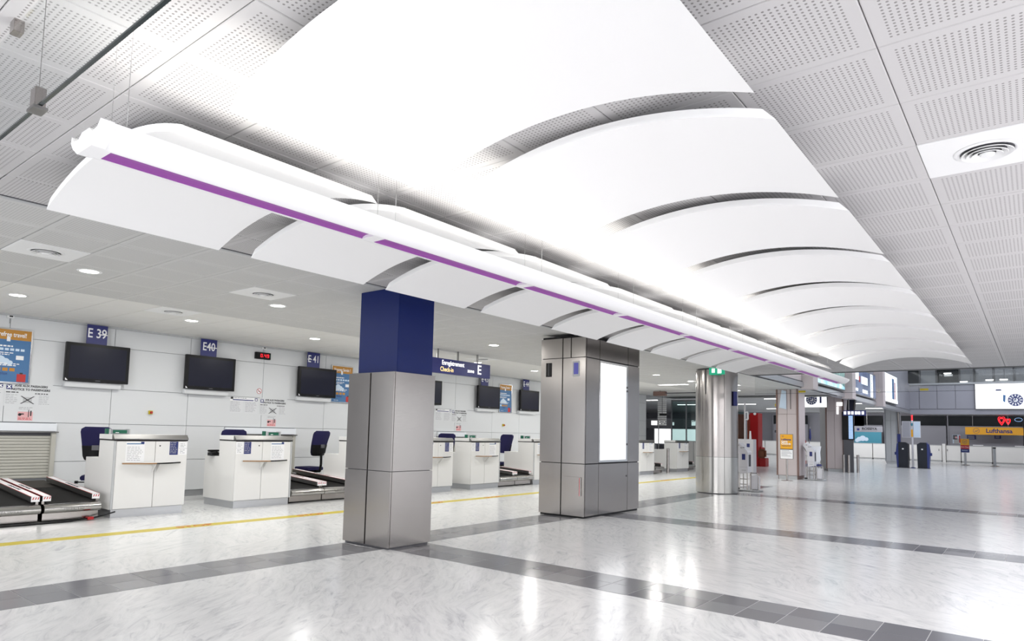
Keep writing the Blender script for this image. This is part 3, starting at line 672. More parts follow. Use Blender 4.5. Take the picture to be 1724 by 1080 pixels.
# baggage belts: local x depth (front 0), y width
def lane(label, loc, w=.745, rails=(0, 1), text='DEPOSEZ BAGAGE'):
    t = thing('baggage_belt', label, 'conveyor belt', loc, group='check-in baggage belts')
    npr = [(-.16, .14), (-.06, .135), (-.02, .15), (0, .18), (.002, .205), (-.012, .235), (-.045, .258), (-.09, .265), (-.16, .265)]
    MB().prism(npr, 'y', .004, w-.004).build('nose_cover', STEEL2, t, smooth=True)
    txt('engraving', 'MATEFLEX', .05, STEELD, t, (.0035, w*.52, .19), ext=.0006, sx=1.2)
    B(-2.0, -.10, .01, w-.01, .03, .14).build('base_frame', STEEL, t); B(-2.0, -.3, .05, w-.05, 0, .03).build('feet', BLACK, t)
    MB().prism([(-2.0, .14), (-.10, .14), (-.10, .262), (-2.0, .385)], 'y', .012, w-.012).build('side_frame', STEELD, t)
    bt = MB().prism([(-1.62, .355), (-.1, .262), (-.1, .27), (-1.62, .368)], 'y', .06, w-.06).build('belt', RUBBER, t)
    mb = MB()
    for i in range(48):
        x = -.13-.031*i; z = .2715+(-x-.1)*.0645; mb.box(x-.006, x+.006, .065, w-.065, z-.004, z+.003)
    bb = mb.build('belt_ribs', RUBBER, bt); bb['kind'] = 'stuff'
    MB().prism([(-2.38, .40), (-1.65, .355), (-1.65, .37), (-2.38, .43)], 'y', .03, w-.03).build('rear_belt', RUBBER2, t)
    for s in rails:
        y0, y1 = (.0, .105) if s == 0 else (w-.105, w); p = (y0+.002, y0+.035) if s == 0 else (y1-.035, y1-.002)
        r = MB().prism([(-2.05, .435), (-.10, .305), (-.10, .375), (-2.05, .505)], 'y', y0, y1).build('safety_rail', STEELD, t)
        MB().prism([(-2.0, .37), (-.14, .26), (-.14, .33), (-2.0, .456)], 'y', *p).build('rail_web', STEEL, r)
        MB().prism([(-2.04, .506), (-.105, .3765), (-.105, .3785), (-2.04, .508)], 'y', y0+.006, y1-.006).build('white_cover', PAPER, r)
        for q in ((y0, y0+.007), (y1-.007, y1)): MB().prism([(-2.05, .505), (-.10, .375), (-.10, .379), (-2.05, .509)], 'y', *q).build('red_border', REDP, r)
        B(-.1, -.097, y0, y1, .305, .375).build('end_plate', PAPER, r)
        mb = MB()
        for k in range(3): a = y0+.012+.032*k; mb.add([(-.0965, a, .335), (-.0965, a+.014, .335), (-.0965, a+.026, .368), (-.0965, a+.012, .368)], [(0, 1, 2, 3)])
        mb.build('red_stripes', REDP, r)
        u = Vector((1, 0, -.0667)).normalized()
        txt('warning_text', text if s == 0 else 'ATTENTION AU DEPART', .062 if s == 0 else .05, INK, r, (-1.05, (y0+y1)/2, .4425), right=-u if False else u, up=(0, 1, 0), bold=.001)
    return t
XB = -10.86
b0 = lane('baggage belt at the left picture edge', (XB, 2.64, 0), rails=(1,)); b1 = lane('baggage belt between its twin and the E 39 desk', (XB, 3.42, 0))
clone(b0, (XB, 7.452, 0), 'baggage belt touching the right side of the second desk from the left'); clone(b1, (XB, 8.203, 0), 'baggage belt left of the blue topped column')
clone(b0, (XB, 13.735, 0), 'baggage belt seen between the blue topped and the wide steel columns, left one'); clone(b1, (XB, 14.485, 0), 'baggage belt left of the wide steel column')
clone(b1, (-11.1, 23.4, 0), 'far baggage belt between the two far desks'); clone(b1, (-11.2, 26.7, 0), 'far baggage belt right of the last far desk')
t = thing('power_cable', 'black cable lying along the foot of the nearest belts', 'cable', (-10.82, 3.2, .012))
MB().tube([(-.05, -1.3, 0), (.0, -.7, 0), (.02, 0, 0), (.0, .5, 0), (-.05, .85, .02), (-.03, 1.0, .05), (.06, 1.12, .1)], .011).build('cord', BLACK, t, smooth=True); B(-.1, -.02, .78, .86, 0, .04).build('red_plug', RED, t)
# hanging zone sign
t = thing('zone_sign', 'blue hanging sign reading Enregistrement Check-in zone E', 'sign', (-10.08, 10.1, 2.69))
B(-.05, .05, 0, 2.1, 0, .325).build('panel', BLUES, t, bevel=.004)
txt('lettering', 'Enregistrement', .145, SIGNTXT, t, (.0515, .80, .235), sx=.82, bold=.002); txt('lettering', 'Check-in', .14, SIGNTXTY, t, (.0515, .60, .09), sx=.85, bold=.002)
txt('lettering', 'zone', .12, SIGNTXT, t, (.0515, 1.40, .125), bold=.002); txt('lettering', 'E', .3, SIGNTXT, t, (.0515, 1.70, .165), bold=.004)
for y in (.35, 1.0, 1.68): MB().cyl((0, y, .325), (0, y, .537), .022, n=10).build('hanging_rod', STEELD, t)
# slim steel post between the far desks
t = thing('steel_post', 'slim steel post between the two far check-in desks', 'post', (-11.05, 24.35, 0)); MB().cyl((0, 0, 0), (0, 0, .95), .055).build('tube', STEEL, t, smooth=True); MB().cyl((0, 0, .95), (0, 0, .96), .05).build('cap', STEELD, t)
# ================================================================ far side and atrium
RX, UZ = (1, 0, 0), (0, 0, 1)
# glass partition with a low white parapet behind the far desks
t = thing('glass_partition', 'green tinted glass partition on a white parapet behind the far desks', 'partition', (-13.3, 29.6, 0))
B(0, 2.6, 0, .1, 0, 1.2).build('parapet', LAMW, t); B(0, 2.6, -.03, .13, 1.2, 1.23).build('sill', GREYL, t)
for x in (0, .72, 1.65, 2.55): B(x, x+.05, .02, .08, 1.23, 3.05).build('mullion', GREYM, t)
B(0, 2.6, .02, .08, 3.05, 3.12).build('head_rail', GREYM, t)
for a, b in ((.05, .72), (.77, 1.65), (1.7, 2.55)): B(a, b, .045, .055, 1.23, 3.05).build('pane', GLASSG, t)
for x in (1.1, 2.1): B(x, x+.02, -.008, .0, 0, 1.18).build('parapet_joint', GREYM, t)
t = thing('louvre_screen', 'white horizontal louvre screen at the end of the desk wall', 'louvre', (-13.3, 28.2, 1.9))
for k in range(14): B(0, .4, 0, .06, .09*k, .09*k+.07).build('slat', WHITE, t)
B(.0, .03, .06, .09, -1.9, 1.25).build('post', GREYL, t)
t = thing('signage_band', 'long dark sign band with lit pictograms beyond the glass partition', 'sign', (-17.0, 40, 1.9))
B(-5, 3.6, 0, .1, 0, .62).build('panel', GREYD, t)
rr = random.Random(5)
for x in (-4.2, -3.4, -2.3, -.9, .4, 1.7, 2.1, 2.8): B(x, x+rr.uniform(.15, .5), -.012, -.002, .2, .2+rr.uniform(.1, .3)).build('lit_pictogram', SIGNTXT, t)

for x in (-4, 2.6): B(x, x+.03, .03, .06,   .62, 1.755).build('hanger', GREYD, t)
txt('lettering', 'AZ', .4, SIGNTXT, t, (-1.6, -.01, .32), RX); txt('lettering', 'DEPARTS', .3, SIGNTXT, t, (1.0, -.01, .4), RX)
t = thing('bright_window', 'bright white lit window under the dark sign band', 'window', (-20.5, 43, .9)); B(0, 3, 0, .1, 0, 1.0).build('lit_pane', LIGHTBOX, t); B(-.08, 3.08, .02, .12, -.08, 1.08).build('frame', GREYM, t)
for x in (0, 2.9): B(x, x+.08, .03, .11, -.9, -.08).build('leg', GREYM, t)
t = thing('desk_lamp_fitting', 'brown box with a thin rail hung under the far ceiling', 'ceiling fitting', (-11.6, 24.8, 3.02))
B(-.25, .25, -.1, .1, 0, .17).build('box', BROWNE, t); B(.25, 1.5, -.03, .03, .08, .12).build('rail', GREYD, t); B(-.01, .01, -.01, .01, .17, .2).build('hanger', GREYD, t); MB().cyl((.1, 0, -.7), (.1, 0, 0), .01).build('drop_rod', GREYD, t); B(0, .3, -.05, .05, -.78, -.7).build('spot_head', BLACK, t)
for k, (x, y) in enumerate(((-9.75, 21.9), (-9.2, 25.5), (-8.3, 22.8))):
    lampdisk('strip_lamp', (x, y, Zc-.02), .5, 9); t = thing('recessed_strip_light', 'rectangular recessed strip light, %s behind the steel columns' % ('first', 'second', 'third')[k], 'ceiling light', (x, y, Zc-.006), group='rectangular strip lights'); B(-.5, .5, -.15, .15, 0, .006).build('diffuser', LAMP2, t); B(-.53, .53, -.18, .18, .001, .008).build('frame', WHITE, t)
# mezzanine ceiling over the concourse beyond
mez = struct(B(-31, -6.62, 30, 62, 3.68, 3.9), 'ceiling', GREYL)
struct(B(-31, -13.3, 27.2, 30, 3.3, 3.9), 'ceiling', GREYL)
struct(B(-13.3, -6.62, 29.98, 30.05, 3.2, 3.7), 'trim_4', GREYL)
for k in range(39): B(-24, -6.65, 30.1+.8*k, 30.1+.8*k+.72, 3.655, 3.68).build('ceiling_slat', GREYL, mez)
for x, cx in ((-19, 'far left'), (-15, 'left'), (-11.2, 'middle'), (-8.4, 'right')):
    for y, cy in ((33.5, 'nearest'), (39, 'second'), (45, 'third'), (52, 'farthest')):
        t = thing('strip_light', 'thin strip light under the concourse ceiling, %s of the %s row' % (cy, cx), 'ceiling light', (x, y, 3.634), group='thin strip lights under the concourse ceiling'); B(-.7, .7, -.06, .06, 0, .02).build('diffuser', LAMP2, t)
# fascia of the left gallery (runs in depth), with lit advertisements
fa = struct(B(-6.6, -6.3, 19.9, 50, 3.24, 6), 'wall_gallery', GREYP)
B(-6.3, -6.2, 19.95, 50, 3.24, 3.40).build('lower_rail', CORR, fa); B(-6.3, -6.24, 19.95, 50, 3.40, 3.45).build('shadow_gap', GREYD, fa)
for a, b in ((19.95, 22.2), (22.25, 24.5)): B(-6.3, -6.24, a, b, 3.45, 5.3).build('fascia_panel', PINKC, fa)
for y in (24.65, 31.0, 38.2): B(-6.3, -5.9, y, y+.67, 3.18, 6).build('pilaster', PINKC, fa)
for a, b in ((44.55, 46.3), (46.35, 48.1), (48.15, 49.95)): B(-6.3, -6.24, a, b, 3.45, 5.15).build('fascia_panel', GREYP, fa)
def lightbox(y0, y1, z0, z1, label, M):
    t = thing('lit_advertisement', label, 'lightbox', (-6.235, y0, z0)); B(-.005, .1, -.05, y1-y0+.05, -.05, z1-z0+.05).build('casing', STEELD, t); B(.1, .112, 0, y1-y0, 0, z1-z0).build('lit_face', M, t); return t
t = lightbox(25.55, 30.7, 3.52, 4.5, 'lit beach advertisement on the gallery fascia, nearest of three', ADTREE); MB().prism([(0, 0), (5.1, 0), (5.1, .1), (3.2, .36), (0, .42)], 'x', .112, .118).build('pale_water', ADSEA, t)
t = lightbox(32.65, 37.6, 3.52, 4.64, 'lit dark blue advertisement with white shapes on the gallery fascia', ADNAVY)
for a in ((1.45, 2.9, .5, .85), (1.7, 2.9, .1, .26), (.05, .9, .62, 1.03), (.02, .7, .12, .24)): B(.112, .118, *a).build('pale_shape', ADPALE, t)
B(.112, .12, 3.6, 4.2, 0, 1.11).build('white_banner', ADPALE, t); txt('banner_word', 'SCOPE', .31, NAVYP, t, (.122, 3.9, .62), (0, 0, -1), (0, 1, 0))
B(.112, .118, .93, 1.2, .55, .8).build('red_shape', REDP, t)
t = lightbox(39.55, 44.3, 3.56, 5.08, 'bright white lit advertisement at the far end of the gallery fascia', ADPALE); B(.112, .118, 2.95, 3.6, .2, 1.34).build('blue_strip', SKYP, t); B(.112, .12, 3.7, 4.05, .22, 1.17).build('red_strip', PINKP, t); B(.112, .119, 0, 4.75, 0, .18).build('white_base', LIGHTBOX, t)
# watch dial helper: facing -y
def dial(t, x, z, r, y=-.012):
    MB().cyl((x, y, z), (x, y-.004, z), r, n=32).build('dial', NAVYP, t); MB().cyl((x, y-.004, z), (x, y-.007, z), r*.34, n=20).build('dial_centre', PAPER, t)
    mb = MB()
    for k in range(12):
        a = PI*k/6; p = [(r*f*math.cos(a+d), r*f*math.sin(a+d)) for f, d in ((.48, -.14), (.9, -.13), (.9, .13), (.48, .14))]; mb.prism([(x+q[0], z+q[1]) for q in p], 'y', y-.004, y-.008)
    mb.build('hour_marks', PAPER, t); B(x-.02, x+.02, y-.012, y-.008, z, z+r*.6).build('hand', NAVYP, t); B(x-r*.4, x, y-.012, y-.008, z-.02, z+.02).build('hand', NAVYP, t)
t = thing('watch_lightbox', 'lit watch advertisement hung between the two pink clad columns', 'lightbox', (-8.25, 32, 2.84)); B(0, 1.15, 0, .12, 0, .7).build('casing', STEELD, t); B(.02, 1.13, -.008, 0, .02, .68).build('lit_face', LIGHTBOX, t); dial(t, .52, .36, .23)
B(.85, .93, -.012, -.008, .2, .56).build('watch_strap', NAVYP, t); B(.05, .12, -.012, -.008, .25, .6).build('pale_picture', SKYL, t)
for x in (.2, .95): B(x, x+.03, .04, .07, .7, .815).build('hanger', STEELD, t)
# back fascia over the airline desks, with balustrade and upper windows
bf = struct(B(-6.33, 7, 50, 50.4, 3.22, 5.12), 'wall_back', GREYP)
B(-6.33, 7, 49.92, 50, 3.18, 3.47).build('lower_band', GREYP, bf); B(-6.33, 7, 49.88, 50.4, 5.03, 5.14).build('top_band', GREYL, bf)
for a, b in ((-6.29, -5.73), (-5.7, -4.78), (-4.75, -3.83), (-3.8, -2.86)): B(a, b, 49.95, 50, 3.52, 5.0).build('fascia_panel', GREYP, bf, bevel=.01)
t = thing('watch_lightbox', 'large lit watch advertisement on the back fascia at the right edge', 'lightbox', (-2.82, 49.87, 3.49)); B(0, 4.74, -.1, 0, 0, 1.55).build('casing', STEELD, t); B(.03, 4.71, -.11, -.1, .03, 1.52).build('lit_face', LIGHTBOX, t); dial(t, 1.93, .535, .36, -.112)
MB().prism([(1.34, .47), (1.45, .39), (1.48, .82), (1.36, .86)], 'y', -.118, -.112).build('watch_strap', SKYP, t); B(1.02, 1.28, -.118, -.112, 1.09, 1.18).build('lettering_block', NAVYP, t); B(1.77, 1.98, -.118, -.112, .09, .115).build('lettering_block', INKG, t)
t = thing('balustrade', 'glass balustrade panes over the back fascia', 'balustrade', (-6.29, 50.2, 5.14))
for k in range(8): B(1.64*k, 1.64*k+1.6, 0, .02, 0, .78).build('pane', GLASS, t)
up = struct(B(-9, 7, 54, 54.3, 3.7, 8.2), 'wall_back_upper', GREYM)
for k, (a, b, M) in enumerate(((-7.2, -6.15, DARKGL), (-6.05, -5.2, GREYM), (-5.13, -3.9, DARKGL), (-3.85, -3.12, GREYM), (-2.98, -2.1, GREYM), (-1.95, -1.05, GREYM), (-.9, .18, GREYM), (.26, 1.4, GREYM))):
    wn = struct(B(a, b, 53.9, 53.95, 5.2, 6.8), 'window_%d' % (k+1), M); B(b, b+.09, 53.86, 53.97, 5.2, 6.8).build('mullion', GREYD, wn)
for k, (x, z) in enumerate(((-4.5, 6.03), (-3.62, 5.44), (-2.25, 5.52), (-1.52, 5.52))):
    t = thing('upper_lamp', 'small bright lamp on the upper gallery, %s from the left' % ('first', 'second', 'third', 'fourth')[k], 'lamp', (x, 53.7, z)); B(-.2, .2, 0, .1, 0, .055).build('diffuser', LAMP2, t); B(-.23, .23, .05, .2, .03, .08).build('housing', GREYM, t)
t = thing('wall_plate', 'white plate beside small lettering in the dark upper window', 'sign', (-4.7, 53.84, 5.86)); B(0, .48, 0, .06, 0, .14).build('plate', GREYL, t); txt('lettering', 'By', .19, GREYL, t, (-.18, 0.04, .12), RX)
struct(B(-9, 7, 19.9, 63, 8.2, 8.4), 'ceiling', GREYL)
struct(B(-6.62, 7, 50.4, 62, 3.5, 3.7), 'ceiling', GREYL)
struct(B(6.5, 6.7, 19.9, 63, 0, 8.2), 'wall_right', WALLW)
struct(B(-31.2, -31, 27, 63, 0, 3.9), 'wall_far_left', GREYP); struct(B(-31, -13.8, 27.0, 27.2, 0, 3.9), 'wall_cross', GREYP)
# airline office: back wall with grey panels and dark windows
ow = struct(B(-31, 7, 62, 62.2, 0, 3.9), 'wall_office', GREYP)
kk = 20
for a, b in ((-18.0, -17.3), (-17.1, -15.2), (-12.8, -10.9), (-11.6, -9.6), (-9.45, -8.9), (-8.3, -5.35), (-5.2, -.75), (-.6, 4)):
    kk += 1
    wn = struct(B(a, b, 61.5, 61.56, 2.7, 3.46), 'window_%d' % kk, DARKGL); B(a-.06, a, 61.45, 61.58, 1.2, 3.5).build('mullion', GREYP, wn); B(a, b, 61.45, 61.58, 2.64, 2.7).build('sill', GREYP, wn)
    B(a, b, 61.52, 61.58, .2, 2.64).build('grey_panel', GREYP, wn)
for i, (x, z, s) in enumerate(((-1.95, 3.15, .2), (-1.57, 3.08, .14))):
    t = thing('neon_sign', ('larger' if i == 0 else 'smaller')+' red neon heart shaped outline in the dark window at the right', 'neon sign', (x, 61.485, z))
    for q, (f) in enumerate((1, .6)):
        pts = []
        for k in range(25):
            u = 2*PI*k/24; pts.append((s*f*1.0*math.sin(u)**3, 0, s*f*(1.0*math.cos(u)-.35*math.cos(2*u)-.15*math.cos(3*u))*1.5))
        MB().tube(pts, .022 if i == 0 else .015, n=6).build('neon_tube', NEON, t)
t = thing('neon_sign', 'pale neon eye shaped outline right of the red hearts', 'neon sign', (-.97, 61.485, 3.2)); MB().tube([(.22*math.cos(PI*k/8), 0, .13*math.sin(PI*k/8)) for k in range(17)], .015, n=6).build('neon_tube', BLUELIT, t)
t = thing('neon_sign', 'red vertical light seen over the two screens on the pole', 'neon sign', (-7.55, 61.46, 3.1)); B(-.05, .05, 0, .05, 0, .42).build('neon_tube', NEON, t)
t = thing('airline_sign', 'long amber sign reading Lufthansa over the far right desks', 'sign', (-4.05, 60.0, 2.06)); B(0, 3.35, 0, .12, 0, .54).build('panel', AMBER, t); txt('lettering', 'Lufthansa', .42, NAVYP, t, (1.98, -.004, .27), RX, sx=.95, bold=.012)
def crane(t, x, z, r, y):
    MB().lathe([(r*.9, -.004), (r, -.004), (r, .004), (r*.9, .004), (r*.9, -.004)], n=28).build('emblem_ring', NAVYP, t).matrix_local = Matrix.Translation((x, y, z)) @ Matrix.Rotation(PI/2, 4, 'X')
    MB().prism([(x-.75*r, z-.2*r), (x-.1*r, z+.02*r), (x+.25*r, z+.05*r), (x+.8*r, z+.3*r), (x+.35*r, z-.1*r), (x-.1*r, z-.22*r)], 'y', y-.004, y+.002).build('emblem_bird', NAVYP, t)
crane(t, .66, .27, .19, -.006)
for x in (.45, 2.5): B(x, x+.015, .04, .06, .54, 1.45).build('hanger', STEELD, t)
for i, (x0, x1, z0, z1) in enumerate(((-4.05, -3.52, 1.72, 2.03), (-2.4, -2.02, 1.8, 2.03))):
    t = thing('notice_board', 'dark notice board under the amber sign, '+('left' if i == 0 else 'right')+' one', 'board', (x0, 61.48, z0)); B(0, x1-x0, 0, .04, 0, z1-z0).build('board', NAVYP, t); mb = MB()
    for k in range(3): mb.box(.05, x1-x0-.08, -.004, 0, .05+.08*k, .08+.08*k)
    mb.build('print_lines', GREYL, t)
t = thing('photo_poster', 'poster of two people on the office wall left of the amber stand', 'poster', (-4.95, 61.49, 1.38)); B(0, .5, 0, .03, 0, .66).build('sheet', SKYL, t); B(.02, .3, -.004, 0, .3, .64).build('dark_area', GREYD, t); MB().cyl((.22, -.005, .45), (.22, 0, .45), .08).build('face', PINKP, t); B(.08, .4, -.004, 0, 0, .34).build('shirt', GREYL, t); B(.4, .48, -.004, 0, .05, .6).build('dark_coat', REDP, t)
# airline desks at the back
def backdesk(x0, x1, label, h=1.24, doors=1):
    t = thing('airline_desk', label, 'desk', (x0, 59.4, 0), group='white airline desks along the back'); w = x1-x0
    B(0, w, .03, .9, .1, h-.04).build('body', LAMW, t); B(.02, w-.02, .06, .9, 0, .1).build('plinth', GREYL, t); B(-.01, w+.01, 0, .95, h-.04, h).build('worktop', GREYL, t)
    n = max(1, round(w/doors))
    for k in range(n): B(w*k/n+.02, w*(k+1)/n-.02, .005, .03, .12, h-.06).build('front_panel', LAMW, t)
    return t
for k, (a, b, dd) in enumerate(((-20.2, -18.15, 2), (-18.1, -16.8, 1.3), (-15.2, -12.2, 1.5), (-12.1, -10.0, 2), (-9.95, -8.3, 1.6), (-7.5, -6.3, 1.2), (-6.28, -5.47, .8), (-5.2, -4.32, .8), (-4.28, -2.5, 1.8), (-2.46, .6, 3), (.65, 3.5, 3))):
    lab = ['first', 'second', 'third', 'fourth', 'fifth', 'sixth', 'seventh', 'eighth', 'ninth', 'tenth', 'eleventh'][k]
    t = backdesk(a, b, 'white airline desk along the back wall, %s from the left' % lab, doors=dd)
    if 5 < k < 8:
        x = .62 if k == 6 else .06; B(x, x+.04, -.02, .005, .8, .95).build('door_handle', STEELD, t)
t = thing('desk_post', 'white post between the two desk doors by the blue kiosks', 'post', (-5.43, 59.35, 0)); B(0, .2, 0, .5, 0, 1.33).build('post', LAMW, t); B(-.02, .22, -.02, .52, 1.33, 1.35).build('cap', GREYL, t)
for k, x in enumerate((-3.3, -.9)):
    t = thing('desk_keyboard', ('left' if k == 0 else 'right')+' pale keyboard shelf standing on the far right desks', 'keyboard', (x, 59.6, 1.24)); B(-.3, .3, 0, .3, .02, .07).build('body', PAPER, t); B(-.25, -.2, .02, .2, 0, .02).build('foot', GREYM, t); B(.2, .25, .02, .2, 0, .02).build('foot', GREYM, t)
t = thing('airline_board', 'grey sign board reading ROSSIYA over the back desks', 'sign', (-11.4, 59.7, 2.12)); B(0, 2.1, 0, .06, 0, .45).build('panel', GREYP, t); B(1.0, 1.03, .02, .05, .45, 1.54).build('hanger', STEELD, t); txt('lettering', 'ROSSIYA', .26, INK, t, (1.18, -.004, .24), RX, bold=.012, sx=1.05); B(.3, .48, -.01, 0, .1, .28).build('emblem', NAVYP, t); B(.6, 1.7, -.006, 0, .07, .085).build('under_rule', INK, t)
t = thing('aircraft_poster', 'blue sky poster with a pale cloud below the ROSSIYA board', 'poster', (-11.3, 59.72, 1.24)); B(0, 1.9, 0, .03, 0, .87).build('sheet', TEAL, t); mb = MB()
for q, (x, z, r) in enumerate(((.35, .3, .18), (.6, .36, .22), (.85, .3, .15), (.2, .2, .15))): mb.cyl((x, .01, z), (x, -.004-.004*q, z), r)
mb.build('cloud', SKYL, t)
for i, (x, z) in enumerate(((-17.7, 2.3), (-17.1, 2.3), (-17.9, 1.95))):
    t = thing('wall_notice', ('blue notice', 'grey notice', 'small dark notice')[i]+' on the grey office wall beyond the red booth', 'notice', (x, 61.49, z)); B(0, .55 if i == 0 else .3, 0, .03, 0, .2).build('sheet', (NAVYP, GREYD, INK)[i], t); B(.06, .24, -.004, 0, .08, .11).build('print_line', GREYL, t)
# pink clad columns of the concourse
def clad(label, loc, w, d, h, M=PINKC, edge=BROWNE):
    t = thing('clad_column', label, 'column', loc, group='panel clad columns of the concourse')
    B(-w/2+.04, w/2-.04, -d/2+.04, d/2-.04, 0, h).build('core', edge, t)
    for a, b in ((-w/2+.05, -.005), (.005, w/2-.05)): B(a, b, -d/2, -d/2+.03, .14, h-.9).build('front_panel', M, t, bevel=.004); B(a, b, -d/2+.02, -d/2+.04, h-.89, h).build('upper_panel', M, t)
    for s in (-1, 1): B(s*(w/2)-.02, s*(w/2)+.02, -d/2+.05, d/2-.05, .14, h).build('side_panel', M, t); B(s*(w/2-.02)-.025, s*(w/2-.02)+.025, -d/2-.012, -d/2+.045, .13, h).build('edge_trim', edge, t)
    B(-w/2+.06, w/2-.06, -d/2+.03, d/2-.03, 0, .13).build('plinth', GREYL, t)
    return t
t = clad('pink panelled column with brown edges behind the amber check-in stand', (-6.94, 25.75, 0), .74, .9, 3.215)
o = MB().prism([(-.27, 2.55), (-.02, 2.5), (-.02, 3.15), (-.17, 3.2), (-.22, 2.9)], 'y', -.465, -.452).build('lit_sign_face', SKYL, t); B(.12, .135, -.47, -.455, 2.5, 3.2).build('black_cord', BLACK, t)
B(-.43, -.40, -.40, -.37, 2.6, 2.7).build('yellow_tag', YELLOW, t)
t = clad('pink panelled column behind the flight information board', (-7.13, 33.9, 0),   .74, .9, 3.65); B(.1, .35, -.47, -.45, 2.98, 3.15).build('lit_lamp', SIGNTXT, t); B(.1, .18, -.47, -.45, 2.6, 2.95).build('lit_edge', LIGHTBOX, t)
clad('grey panelled column behind the two blue kiosks', (-7.26, 50, 0),   .68, .9, 3.65, GREYL, GREYM)
t = thing('clad_column', 'plain grey steel column left of the second pink column', 'column', (-7.72, 34.5, 0)); B(-.22, .22, -.22, .22, 0, 3.65).build('shaft', GREYL, t, bevel=.02); B(-.24, .24, -.24, .24, 0, .08).build('base', GREYM, t)
t = thing('steel_pole', 'thin steel pole with a blue plate beside the grey column', 'pole', (-6.82, 49.6, 0)); MB().cyl((0, 0, 0), (0, 0, 3.66), .06).build('shaft', STEEL, t); B(-.09, .09, -.08, -.06, 1.35, 1.9).build('blue_plate', NAVYP, t)
# flight information
t = thing('flight_board', 'tall black flight information board with a pale blue list', 'screen', (-6.66, 33.35, 1.45)); B(-.14, .34, 0, .12, 0, 1.25).build('housing', BLACK, t); B(.13, .3, -.006, 0, .05, 1.08).build('lit_list', BLUELIT, t); mb = MB()
for k in range(14): mb.box(.14, .29, -.009, -.006, .08+.07*k, .11+.07*k)
mb.build('list_rows', PAPER, t); B(-.1, .3, .02, .1, -1.45, 0).build('stand', GREYD, t)
t = thing('hanging_screen', 'tilted black hanging screen over the flight information board', 'screen', (-6.4, 33.2, 2.71)); MB().prism([(-.18, .03), (.1, 0), (.2, .72), (-.12, .74)], 'y', 0, .3).build('housing', BLACK, t); MB().prism([(-.13, .07), (.07, .05), (.15, .67), (-.09, .69)], 'y', -.006, 0).build('screen', SCREEN, t); B(-.02, .02, .1, .2, .7, 1.0).build('hanger', STEELD, t)
t = thing('direction_sign', 'dark hanging sign with white pictograms beyond the hanging screen', 'sign', (-6.33, 31.3, 2.47)); B(0, .85, 0, .08, 0, .22).build('panel', NAVYP, t)
for x in (.03, .18, .31, .45, .56, .7): B(x, x+.09, -.01, 0, .05, .18).build('lit_pictogram', SIGNTXT, t)
B(.2, .23, .03, .05, .24, .75).build('hanger', STEELD, t)
# posts by the second column
for k, (x, y) in enumerate(((-6.44, 32.8), (-6.23, 33.6), (-6.7, 33.1))):
    t = thing('barrier_post', 'short steel barrier post, %s beside the second pink column' % ('middle one', 'right one', 'left one')[k], 'post', (x, y, 0), group='short steel barrier posts'); MB().cyl((0, 0, 0), (0, 0, .78), .055).build('tube', STEEL, t, smooth=True); MB().cyl((0, 0, .78), (0, 0, .79), .05).build('cap', STEELD, t)
# self-service kiosks
def kiosk():
    t = thing('selfservice_kiosk', 'x', 'kiosk', group='white self-service kiosks on tubular stands')
    MB().prism([(-.33, 1.27), (-.30, 1.31), (-.22, 1.30), (-.01, 1.09), (.02, 1.04), (.02, .50), (-.18, .46), (-.20, .49), (-.20, 1.0), (-.36, 1.22)], 'y', -.03, .42).build('body', KIOSKW, t, bevel=.012)
    B(-.13, -.04, -.034, -.03, .84, 1.0).build('touch_screen', NAVYP, t, bevel=.002); B(.02, .023, .08, .3, .66, .98).build('side_screen', SCREEN, t)
    for (x, z) in ((-.25, 1.22), (-.17, 1.15), (-.11, 1.16)): B(x, x+.05, -.033, -.03, z, z+.03).build('icon', INKG, t)
    B(-.19, .01, -.033, -.03, .64, .645).build('panel_joint', GREYM, t); B(-.14, -.02, -.033, -.03, .55, .57).build('slot', GREYL, t)
    for x, y in ((-.2, .0), (-.2, .38), (.0, .38), (.0, .0)): MB().tube([(x, y, .03), (x, y, .5)], .016).build('leg', STEEL, t)
    MB().tube([(-.24, 0, .03), (-.24, 0, 1.0), (-.34, 0, 1.18)], .013).build('side_tube', STEEL, t)
    for z in (.18, .32): MB().tube([(-.2, 0, z), (.0, 0, z), (.0, .38, z)], .011).build('cross_tube', STEEL, t)
    o = B(.08, .27, .05, .3, .05, .42).build('printer_box', KIOSKW, t, bevel=.02); MB().tube([(.29, .03, .03), (.29, .03, .44), (.25, .03, .49), (.1, .03, .49), (.07, .03, .44), (.07, .03, .03)], .012).build('guard_hoop', STEEL, o)
    MB().prism([(-.34, -.06), (.3, -.1), (.38, .1), (.3, .42), (-.34, .4), (-.4, .1)], 'z', .012, .035).build('base_plate', GREYL, t); B(-.3, .25, 0, .3, 0, .012).build('rubber_feet', BLACK, t)
    MB().cyl((-.3, -.02, .05), (-.22, -.02, .05), .035).build('castor', BLACK, t)
    return t
k1 = kiosk(); k1.location = (-6.13, 18.55, 0); k1['label'] = 'white self-service kiosk standing against the round steel column'; k1.rotation_euler.z = A(4)
k2 = clone(k1, (-6.13, 25.55, 0), 'self-service kiosk right of the amber check-in stand')
t = thing('checkin_stand', 'amber pole sign reading Lufthansa Quick Check-in before the pink column', 'sign', (-6.70, 24.35, 0))
MB().lathe([(0, 0), (.19, 0), (.19, .012), (.05, .03), (0, .03)], n=28).build('foot', STEEL, t, smooth=True); MB().cyl((0, 0, .03), (0, 0, .75), .028).build('pole', STEEL, t, smooth=True)
bd = B(-.215, .215, -.025, .0, .74, 1.60).build('board_frame', STEELD, t); B(-.2, .2, -.029, -.025, 1.09, 1.585).build('amber_panel', AMBER, bd); B(-.2, .2, -.029, -.025, 1.065, 1.09).build('black_band', INK, bd); B(-.2, .2, -.029, -.025, .755, 1.06).build('white_panel', PAPER, bd)
